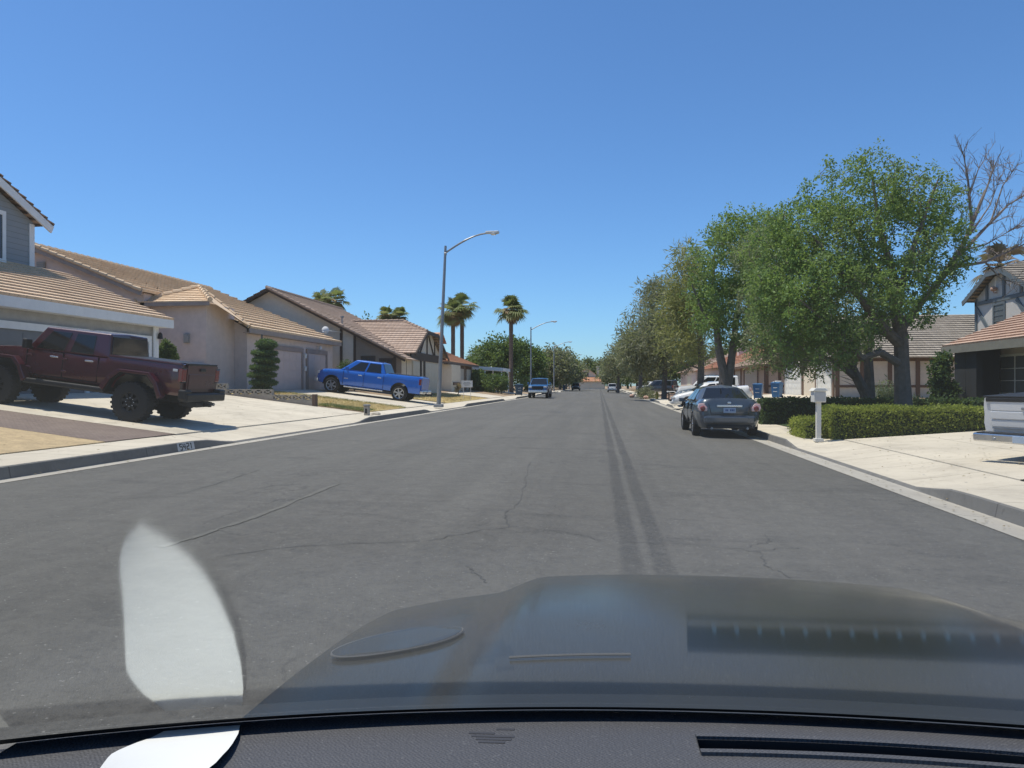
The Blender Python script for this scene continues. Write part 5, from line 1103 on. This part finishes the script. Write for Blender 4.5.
def bin_(label,x,y,mat,yaw=0,z=None,group=None):
    t=thing('wheelie_bin',label,'bin')
    b=MB(); V=[(-.24,-.25,.08),(.24,-.25,.08),(.24,.25,.08),(-.24,.25,.08),(-.30,-.33,1.0),(.30,-.33,1.0),(.30,.33,1.0),(-.30,.33,1.0)]
    b.mesh(V,[(0,3,2,1),(4,5,6,7),(0,1,5,4),(1,2,6,5),(2,3,7,6),(3,0,4,7)]); b.box(-.31,.31,-.345,-.33,.93,1.0); b.build('tub',mat,t,bevel=.03)
    b=MB(); b.box(-.33,.33,-.37,.35,1.005,1.05); b.extrude([(-.30,-.36,1.05),(.30,-.36,1.05),(.26,-.2,1.09),(-.26,-.2,1.09)],(0,.5,0)); b.build('lid',mat,t,bevel=.02)
    b=MB(); b.tube([(-.28,.38,1.0),(.28,.38,1.0)],.02,7); b.build('handle',mat,t)
    for s in (1,-1): b=MB(); b.lathe([(0,-.03),(.11,-.03),(.11,.03),(0,.03)],(s*.27,.24,.11),'x',14); b.build('wheel',m['rubber'],t)
    b=MB(); b.box(-.13,.13,-.325,-.305,.70,.73); b.box(-.13,.13,-.31,-.288,.45,.48); b.build('label_plate',m['white'],t)
    place(t,x,y,gz(x) if z is None else z,yaw); return t
a=at(758,403,50); bin_('blue wheelie bin left of the pair by the tan house',a[0],a[1],m['plasticBlue'],-20)
b_=at(777,403,49); bin_('blue wheelie bin right of the pair with papers on its lid',b_[0],b_[1],m['plasticBlue'],-35)
b=MB(); z=gz(b_[0])+1.09; b.box(b_[0]-.25,b_[0]+.2,b_[1]-.2,b_[1]+.15,z,z+.05); b.box(b_[0]-.1,b_[0]+.28,b_[1]-.1,b_[1]+.2,z+.051,z+.10); tag(b.build('paper_bundle',m['white'],None,bevel=.01),'white paper bundle lying on top of the right blue bin','papers')
a=at(519,394,76); bin_('dark blue wheelie bin at the left kerb beside the lone palm',a[0],a[1],m['plasticDark'],15,.38).scale=(1.25,1.25,1.12)
a=at(564,388,150); bin_('tiny dark bin far along the left kerb before the dark car',a[0],a[1],m['plasticDark'],0,.38)
# mailbox
x,y=5.16,18.6; z=.15
t=thing('mailbox','off white locking mailbox on a pale square post at the hedge end','mailbox',(x,y,z))
b=MB(); b.box(x-.055,x+.055,y-.055,y+.055,z-.1,z+.93); b.box(x-.10,x+.10,y-.10,y+.10,z-.03,z+.05); b.build('post',m['mailbox'],t,bevel=.008)
b=MB(); b.box(x-.14,x+.14,y-.15,y+.15,z+.93,z+1.20); bo=b.build('box',m['mailbox'],t,bevel=.012)
b=MB(); b.extrude([(x-.18,y-.19,z+1.205),(x+.18,y-.19,z+1.205),(x+.11,y-.19,z+1.28),(x-.11,y-.19,z+1.28)],(0,.38,0)); b.build('roof',m['mailbox'],t,bevel=.01)
b=MB(); b.box(x-.115,x+.115,y-.163,y-.152,z+.96,z+1.17); b.build('door',m['bluegrey'],bo,bevel=.006)
# fire hydrant
a=at(657,396,70); x,y=a[0],a[1]; z=.17
t=thing('fire_hydrant','small yellow fire hydrant on the right verge beneath the pines','hydrant',(x,y,z)); my=pm('hydrant_yellow',(.62,.42,.06),.5,.1)
b=MB(); b.lathe([(.17,0),(.17,.05),(.11,.06),(.11,.5),(.15,.52),(.15,.56),(.10,.62),(.04,.70),(0,.72)],(x,y,z),'z',14); b.build('barrel',my,t)
b=MB(); b.tube([(x-.2,y,z+.42),(x+.2,y,z+.42)],.05,8); b.tube([(x,y-.22,z+.36),(x,y,z+.36)],.065,8); b.build('outlet',my,t)
# low utility stump by the left kerb
x,y=-8.5,25.4; z=.40
t=thing('utility_pedestal','short weathered grey utility pedestal at the left kerb edge','utility box',(x,y,z))
b=MB(); b.box(x-.09,x+.09,y-.09,y+.09,z-.02,z+.34); b.build('post',m['block'],t,bevel=.02); b=MB(); b.box(x-.11,x+.11,y-.11,y+.11,z+.342,z+.40); b.build('cap',m['steel'],t,bevel=.015)
b=MB(); b.box(x-.04,x+.04,y-.10,y-.091,z+.08,z+.25); b.build('cover_plate',m['black'],t)
b=MB(); b.blob((x+.1,y+.75,z+.03),.18,.07,5); b.blob((x-.1,y+1.05,z+.02),.12,.05,6); tag(b.build('stone',m['block']),'small flat grey stones lying behind the utility pedestal','stone')
# yard sign
a=at(467,397,52); x,y=a[0],a[1]; z=gz(x)
t=thing('yard_sign','small white board sign on two thin legs in the straw front yard','sign',(x,y,z))
b=MB(); b.box(x-.40,x+.40,y-.02,y+.02,z+.85,z+1.32); bo=b.build('board',m['white'],t,bevel=.006)
for s in (-1,1): b=MB(); b.tube([(x+s*.26,y,z-.1),(x+s*.26,y,z+.86)],.018,6); b.build('leg',m['white'],t)
b=MB()
for i,(w,zz) in enumerate(((.22,1.17),(.28,1.08),(.18,.99))): b.box(x-w,x+w,y-.026,y-.0205,z+zz,z+zz+.04)
b.build('print',m['steel'],bo)
# low block wall with pierced top course, stepping down to the street
t=thing('block_wall','low grey block wall with pierced decorative top course between two driveways','wall',(-13.5,27.4,.9))
y0,y1=27.32,27.50
segs=[(-11.35,-13.0,1.12),(-13.0,-14.9,1.33),(-14.9,-17.5,1.56)]
b=MB(); pc=MB(); bl=MB()
for (xa,xb,zt) in segs:
    n=int(round((xa-xb)/.4)); w=(xa-xb)/n; zlo=min(gz(xa),gz(xb))-.1; zb=zt-.22
    nr=max(1,int(math.ceil((zb-zlo)/.2)))
    for r in range(nr):
        for k in range(-1,n):
            x0=xb+(k+(.5 if r%2 else 0))*w; x1=min(x0+w,xa); x0=max(x0,xb)
            if x1-x0>.05: b.box(x0+.004,x1-.004,y0,y1,max(zlo,zb-.2*(r+1))+.004,zb-.2*r-.002)
    for k in range(n):
        x0,x1=xb+k*w+.004,xb+(k+1)*w-.004; xm=(x0+x1)/2; yc=(y0+y1)/2
        pc.box(x0,x1,y0,y1,zb,zb+.03); pc.box(x0,x1,y0,y1,zt-.03,zt)
        for q in (x0,x1-.035): pc.box(q,q+.035,y0,y1,zb+.03,zt-.03)
        for s_ in (-1,1): pc.bar((xm-s_*.15,yc+s_*.004,zb+.035),(xm+s_*.15,yc+s_*.004,zt-.035),.17,.034,0,(0,0,1))
b.build('block_courses',m['block'],t,bevel=.006,seg=1); pc.build('pierced_course',m['block'],t)
b=MB(); b.box(-11.34,-11.22,27.28,27.54,.5,1.14); b.build('end_pillar',m['timberTan'],t)
# driveway edging by the hedge
b=MB(); b.mesh([(5.72,18.56,gz(5.72)-.05),(11,18.56,gz(11)-.05),(11,18.70,gz(11)-.05),(5.72,18.70,gz(5.72)-.05),(5.72,18.56,gz(5.72)+.07),(11,18.56,gz(11)+.07),(11,18.70,gz(11)+.07),(5.72,18.70,gz(5.72)+.07)],[(0,3,2,1),(4,5,6,7),(0,1,5,4),(1,2,6,5),(2,3,7,6),(3,0,4,7)])
tag(b.build('edging',m['walk']),'narrow pale concrete edging at the foot of the boxwood hedge','edging',kind='structure')
# painted address on the left kerb
t=thing('address_plate','small white painted kerb address reading 5421 on the left kerb','address sign',(-8.04,14.2,.3))
b=MB(); y0,y1=12.95,13.52; X0=-8.04; X1=-8.072
nrm=.003
b.mesh([(X0+nrm,y0,.235),(X0+nrm,y1,.235),(X1+nrm,y1,.385),(X1+nrm,y0,.385)],[(0,1,2,3)]); b.build('painted_panel',pm('kerb_white_paint',(.55,.55,.53),.7,.15,scale=8),t,fix=False)
DIG={'5':[((0,1),(.5,1)),((0,1),(0,.55)),((0,.55),(.5,.55)),((.5,.55),(.5,0)),((.5,0),(0,0))],'4':[((0,1),(0,.45)),((0,.45),(.5,.45)),((.4,1),(.4,0))],'2':[((0,1),(.5,1)),((.5,1),(.5,.52)),((.5,.52),(0,.48)),((0,.48),(0,0)),((0,0),(.5,0))],'1':[((.25,1),(.25,0)),((.1,.85),(.25,1))]}
b=MB()
for i,chh in enumerate('5421'):
    for (u0,v0),(u1,v1) in DIG[chh]:
        P=lambda u,v:(X0+(X1-X0)*((.255+v*.11-.235)/.15)+.006,y0+.075+i*.115+u*.15,.255+v*.11)
        b.bar(P(u0,v0),P(u1,v1),.022,.003,0,(1,0,.2))
b.build('digits',m['black'],t)
# fallen leaves in the gutters and on the drives
rng=np.random.default_rng(91); V=[]
def litter(n,xf,yf,zf):
    for _ in range(n):
        x,y=xf(),yf(); z=zf(x)+.012; a_=rng.uniform(0,6.28); L_=rng.uniform(.025,.06); c_,s_=math.cos(a_)*L_,math.sin(a_)*L_; tz=rng.uniform(0,.015)
        V.append([(x,y,z),(x+c_*.5-s_*.3,y+s_*.5+c_*.3,z+tz),(x+c_,y+s_,z+.004),(x+c_*.5+s_*.3,y+s_*.5-c_*.3,z+tz*.5)])
litter(420,lambda:4.05+abs(rng.normal())*.28,lambda:rng.uniform(8,60),lambda x:.0 if x<4.45 else .16)
litter(260,lambda:rng.uniform(4.7,11),lambda:rng.uniform(11.3,18.5),lambda x:gz(x)+.015 if x>5.75 else .165)
litter(260,lambda:-7.65-abs(rng.normal())*.15,lambda:rng.uniform(9,60),lambda x:.25)
litter(200,lambda:rng.uniform(-12.5,-8.2),lambda:rng.uniform(8,33),lambda x:gz(x)+.015 if x<-9.2 else .42)
tag(np_obj('fallen_leaves',np.array(V).reshape(-1,3),4,leaf_mat('dry_leaf',(.22,.16,.08),(.34,.25,.12),(.14,.11,.06),.2),None),'dry brown leaves scattered in the gutters and on the driveways','leaf litter',kind='stuff')
# small clutter on the right verge
for i,(px,py,d,r) in enumerate(((632,393,86,.35),(672,396,62,.3),(684,397,58,.25),(646,396,76,.3))):
    a=at(px,py,d); b=MB(); b.blob((a[0],a[1],.22),r,r*.6,20+i); tag(b.build('boulder',m['pinkBase']),('pale boulder on the far right verge left of the bush','reddish boulder on the gravel right of the hydrant','small boulder on gravel near the white cars','boulder between the low bush and the hydrant')[i],'rock')
a=at(677,391,60); x,y=a[0],a[1]; t=thing('patio_table','small white table standing on the reddish gravel beside the pines','table',(x,y,.25))
b=MB(); b.box(x-.8,x+.8,y-.45,y+.45,.93,.99); b.build('tabletop',m['white'],t,bevel=.01)
for sx in (-.65,.65):
    for sy in (-.35,.35): b=MB(); b.tube([(x+sx,y+sy,.2),(x+sx,y+sy,.93)],.03,6); b.build('leg',m['black'],t)
# ------------------------------------------------------------------ the car the view is from: bonnet, windscreen, dashboard
car=thing('car','dark car the view is taken from: dusty grey dashboard, sloping windscreen and bonnet','car',(.3,.6,.09))
CX=.30
def yb(x): return .872-.16*(x-CX)**2-.05*abs(x-CX)**3      # curved foot of the windscreen
DZ=1.12
t=NT('grained_dashboard'); o=t.obj(); S=t.sep(o)
wv=t.math('MULTIPLY',t.math('SINE',t.math('MULTIPLY',S[0],1250.)),t.math('SINE',t.math('MULTIPLY',S[1],1250.)))   # fine dot grid of the grain
vo=t.n('ShaderNodeTexVoronoi'); t.l(o,vo.inputs['Vector']); vo.inputs['Scale'].default_value=330
n=t.noise(o,5,5,.6); c=t.mix(n,(.060,.061,.067),(.078,.079,.087)); c=t.mix(t.ramp(wv,-.2,.7,0,.5),c,(.026,.026,.029)); c=t.mix(t.math('MULTIPLY',t.ramp(vo.outputs[0],.2,.6),.2),c,(.03,.031,.034)); dn=t.math('GREATER_THAN',t.noise(o,240,1,.5),.70); c=t.mix(t.math('MULTIPLY',dn,.2),c,(.2,.2,.2)); gy=t.ramp(t.sep(t.n('ShaderNodeNewGeometry').outputs['Position'])[1],.60,.66,1,0); c=t.mix(gy,c,(.030,.0295,.029))  # dash colour darkened towards the cabin to weaken its reflection in the glass
m['dash']=t.done(t.bsdf(c,.62,0,.35,t.bump(vo.outputs[0],.5,.0015)))
# dashboard top: grid with a slot left out for the vent
def dz(x,y):
    s=yb(x)-y                                                  # distance back from the screen
    z=DZ+.012*math.exp(-((x-.28)/.5)**2)*min(1,s/.1)-.05*max(0,s-.32)
    z+=.050*math.exp(-((x+.16)/.21)**4)*max(0,min(1,(s-.16)/.10))**2*(3-2*max(0,min(1,(s-.16)/.10)))   # instrument hood
    return z-(.32*max(0,s-.50))
VX0,VX1,VY0,VY1=.095,.78,-.112,-.082
def vy(x,off): return yb(x)+off
xs=sorted(set([round(v,4) for v in np.linspace(-.62,1.22,64)]+[VX0,VX1])); ss=[-.006,.03,.055,.082,.112,.14,.17,.20,.23,.26,.29,.33,.37,.42,.47,.52,.6,.7,.85,1.05]
b=MB(); idx={}
for i,x in enumerate(xs):
    for j,s in enumerate(ss): idx[i,j]=len(b.v); y=yb(x)-s; b.v.append((x,y,dz(x,y)))
for i in range(len(xs)-1):
    for j in range(len(ss)-1):
        if ss[j]==.082 and VX0-1e-6<=xs[i] and xs[i+1]<=VX1+1e-6: continue
        b.f.append((idx[i,j],idx[i,j+1],idx[i+1,j+1],idx[i+1,j])); b.m.append(0); b.uv.append(None)
dash=b.build('dashboard',m['dash'],car,smooth=40)
b=MB()
xv=[x for x in xs if VX0-1e-6<=x<=VX1+1e-6]
for a0,a1 in zip(xv[:-1],xv[1:]):
    p=[(a0,yb(a0)-.082,dz(a0,yb(a0)-.082)),(a1,yb(a1)-.082,dz(a1,yb(a1)-.082)),(a1,yb(a1)-.112,dz(a1,yb(a1)-.112)),(a0,yb(a0)-.112,dz(a0,yb(a0)-.112))]; q=[(v[0],v[1],v[2]-.04) for v in p]
    b.poly(q); b.poly([p[0],p[1],q[1],q[0]]); b.poly([p[3],q[3],q[2],p[2]])
for a0 in (VX0,VX1):
    p=[(a0,yb(a0)-.082,DZ+.012),(a0,yb(a0)-.112,DZ+.012)]; b.poly([p[0],p[1],(p[1][0],p[1][1],DZ-.04),(p[0][0],p[0][1],DZ-.04)])
vent=b.build('defrost_vent',m['ventDark'],dash,fix=False)
b=MB(); k=0; x=VX0+.03
while x<VX1-.01: b.bar((x,yb(x)-.098,dz(x,yb(x)-.098)-.008),(x,yb(x)-.111,dz(x,yb(x)-.111)-.008),.004,.008); x+=.024
x0_=VX0; 
b.build('vent_rib',m['plasticDark'],vent)
for off,w in ((-.078,.007),(-.116,.007)):
    b=MB()
    for a0,a1 in zip(xv[:-1],xv[1:]): b.bar((a0,yb(a0)+off,dz(a0,yb(a0)+off)+.001),(a1,yb(a1)+off,dz(a1,yb(a1)+off)+.001),w,.006)
    b.build('vent_rim',m['dash'],vent)
b=MB()   # faint printed lines on the dash
for i,(x0,x1,s) in enumerate(((-.118,-.098,.050),(-.146,-.118,.058),(-.142,-.096,.066),(-.136,-.098,.074),(-.132,-.104,.082))):
    y=yb(x0)-s; b.poly([(x0,y-.0022,dz(x0,y)+.0006),(x1,y-.0022+.001,dz(x1,y)+.0006),(x1,y+.0022+.001,dz(x1,y)+.0006),(x0,y+.0022,dz(x0,y)+.0006)])
b.build('printed_mark',pm('faint_print',(.035,.037,.045),.7),dash,fix=False)
# black band at the foot of the glass
b=MB(); xs2=list(np.linspace(-.75,1.3,60)); ca,sa=math.cos(R(29)),math.sin(R(29))
for a0,a1 in zip(xs2[:-1],xs2[1:]):
    P=lambda x,q,e:(x,yb(x)+.006-q*ca-e*sa,DZ+.003+q*sa-e*ca)
    b.poly([P(a0,.0,.003),P(a1,.0,.003),P(a1,.040,.004),P(a0,.040,.004)])
    b.poly([(a0,yb(a0)-.004,DZ-.004),(a1,yb(a1)-.004,DZ-.004),(a1,yb(a1)+.12,DZ-.05),(a0,yb(a0)+.12,DZ-.05)])
b.build('windscreen_border',m['blackMatt'],car,fix=False)
# bonnet with raised centre
def hz(x,y):
    u=abs(x-CX); v=(y-.95)/(2.0-.95)
    z=1.045-.02*v-.07*max(0,v)**2.6-.055*(u/.85)**3
    e=min(1,max(0,(.60-u)/.14)); z+=.034*e*e*(3-2*e)
    return z
b=MB(); hx=list(np.linspace(CX-.86,CX+.86,70)); hy=list(np.linspace(.93,2.02,44)); n=len(hy)
V=[(x,y-.05*((x-CX)/.86)**2*2.2,hz(x,y)) for x in hx for y in hy]
F=[(i*n+j,i*n+j+1,(i+1)*n+j+1,(i+1)*n+j) for i in range(len(hx)-1) for j in range(n-1)]
b.mesh(V,F); b.build('bonnet',m['paintHood'],car,smooth=60)
b=MB(); P=[]
for k in range(41):
    a=2*math.pi*k/40; ex,ey=.125*math.cos(a),.075*math.sin(a); x=-.40+ex*.97-ey*.2; y=1.385+ey+ex*.30; P.append((x,y,hz(x,y)+.003))
b.tube(P,.0020,5); b.build('oval_rim',m['midGrey'],car)  # thin grey oval ring laid on the bonnet
b=MB(); b.poly([(p[0]*.98-.40*.02,p[1],p[2]+.002) for p in P[:-1]]); b.build('oval_panel',m['paintHood'],car)  # flat oval panel filling the ring, same paint as the bonnet
b=MB(); P=[(x,1.175-.05*((x-CX)/.86)**2*2.2,hz(x,1.175)+.004) for x in np.linspace(-.15,.04,9)]; b.tube(P,.0022,5); b.build('bonnet_strip',m['midGrey'],car)  # thin grey line laid across part of the bonnet
# windscreen: thin clear pane, mirror-like at glancing angles
t=NT('windscreen_glass'); gg=t.n('ShaderNodeNewGeometry'); dt_=t.n('ShaderNodeVectorMath',operation='DOT_PRODUCT'); t.l(gg.outputs['Normal'],dt_.inputs[0]); t.l(gg.outputs['Incoming'],dt_.inputs[1])
cf=t.math('SUBTRACT',1.0,t.math('ABSOLUTE',dt_.outputs['Value'])); F1=t.math('ADD',.04,t.math('MULTIPLY',.96,t.math('POWER',cf,5.0)))   # Fresnel of both faces of the pane
f=t.math('MINIMUM',t.math('DIVIDE',t.math('MULTIPLY',2.0,F1),t.math('ADD',1.0,F1)),.46)
tr=t.n('ShaderNodeBsdfTransparent'); tr.inputs[0].default_value=(.985,.995,.99,1); gl=t.n('ShaderNodeBsdfGlossy'); gl.inputs['Roughness'].default_value=.07; gl.inputs[0].default_value=(.96,1,.96,1)
mx=t.n('ShaderNodeMixShader'); t.l(f,mx.inputs[0]); t.l(tr.outputs[0],mx.inputs[1]); t.l(gl.outputs[0],mx.inputs[2]); m['screenGlass']=t.done(mx.outputs[0])
b=MB(); AL=R(29); NS=26; V=[]; sx=list(np.linspace(-.78,1.36,56)); tt=list(np.linspace(-.01,1.15,NS))
for x in sx:
    for q in tt:
        bow=.05*math.sin(math.pi*max(0,min(1,q/1.1)))
        V.append((CX+(x-CX)*(1-.10*q),yb(x)+.006-q*math.cos(AL)+bow*math.sin(AL)*.5,DZ+.003+q*math.sin(AL)+bow*math.cos(AL)*.5))
b.mesh(V,[(i*NS+j,i*NS+j+1,(i+1)*NS+j+1,(i+1)*NS+j) for i in range(len(sx)-1) for j in range(NS-1)])
WS=b.build('windscreen',m['screenGlass'],car,smooth=60)
# white sheet of paper on the dash
b=MB(); ng=14; V=[];F=[]
S_=[0.014,.045,.08,.115,.15,.175,.192,.206,.214]; Lx=[-.475,-.485,-.485,-.472,-.462,-.456,-.452,-.446,-.440]; Rx_=[-.400,-.388,-.379,-.376,-.381,-.390,-.400,-.415,-.430]
for i in range(ng+1):
    for j in range(ng+1):
        s_=.014+.200*j/ng; x0,x1=float(np.interp(s_,S_,Lx)),float(np.interp(s_,S_,Rx_)); x=x0+(x1-x0)*i/ng; y=yb(x)-s_; V.append((x,y,dz(x,y)+.004+.006*(i/ng)**2*math.sin(3.1*j/ng)+.016*(1-i/ng)**2.2*min(1,max(0,(s_-.03)/.08))))
for i in range(ng):
    for j in range(ng): F.append((i*(ng+1)+j,i*(ng+1)+j+1,(i+1)*(ng+1)+j+1,(i+1)*(ng+1)+j))
b.mesh(V,F); tag(b.build('paper_sheet',pm('white_paper',(.58,.585,.57),.7,.02,fine=.01),None,fix=False,smooth=60),'white sheet of paper lying on the left end of the dashboard','paper')
# ------------------------------------------------------------------ light, sky, camera
az,el=-90,71
w=bpy.data.worlds.new('World'); sc.world=w; w.use_nodes=True; nt=w.node_tree; nt.nodes.clear()
sky=nt.nodes.new('ShaderNodeTexSky'); sky.sky_type='NISHITA'; sky.sun_disc=False; sky.sun_elevation=R(el); sky.sun_rotation=R(az%360); sky.altitude=600; sky.air_density=1.0; sky.dust_density=.6; sky.ozone_density=6
bg=nt.nodes.new('ShaderNodeBackground'); bg.inputs[1].default_value=.082; ou=nt.nodes.new('ShaderNodeOutputWorld'); tn=nt.nodes.new('ShaderNodeMix'); tn.data_type='RGBA'; tn.blend_type='MULTIPLY'; tn.inputs[0].default_value=1; tn.inputs[7].default_value=(.61,.82,.97,1); nt.links.new(sky.outputs[0],tn.inputs[6]); nt.links.new(tn.outputs[2],bg.inputs[0]); nt.links.new(bg.outputs[0],ou.inputs[0])
sun=bpy.data.lights.new('sun','SUN'); sun.energy=2.75; sun.angle=R(.53); sun.color=(1,.94,.83); so=bpy.data.objects.new('sun',sun); COL.objects.link(so)
dv=Vector((-math.sin(R(az))*math.cos(R(el)),-math.cos(R(az))*math.cos(R(el)),-math.sin(R(el)))); so.rotation_euler=dv.to_track_quat('-Z','Y').to_euler(); so.location=(0,0,60)
cd=bpy.data.cameras.new('camera'); cam=bpy.data.objects.new('camera',cd); COL.objects.link(cam); cam.location=(0,0,1.5); cam.rotation_euler=(R(90),0,R(7.26))
cd.sensor_width=36; cd.lens=730/1024*36; cd.clip_start=.02; cd.clip_end=3000; cd.shift_y=1/1024
sc.camera=cam
vs=sc.view_settings; vs.view_transform='Standard'; vs.look='None'; vs.exposure=1.08; vs.gamma=1
sc.cycles.max_bounces=6; sc.cycles.transparent_max_bounces=16; sc.cycles.use_denoising=True; sc.cycles.sample_clamp_indirect=4
for o_ in sc.objects:
    if o_.get('kind')=='structure' and not o_.get('category'): o_['category']=o_.name.split('.')[0].replace('_',' ')
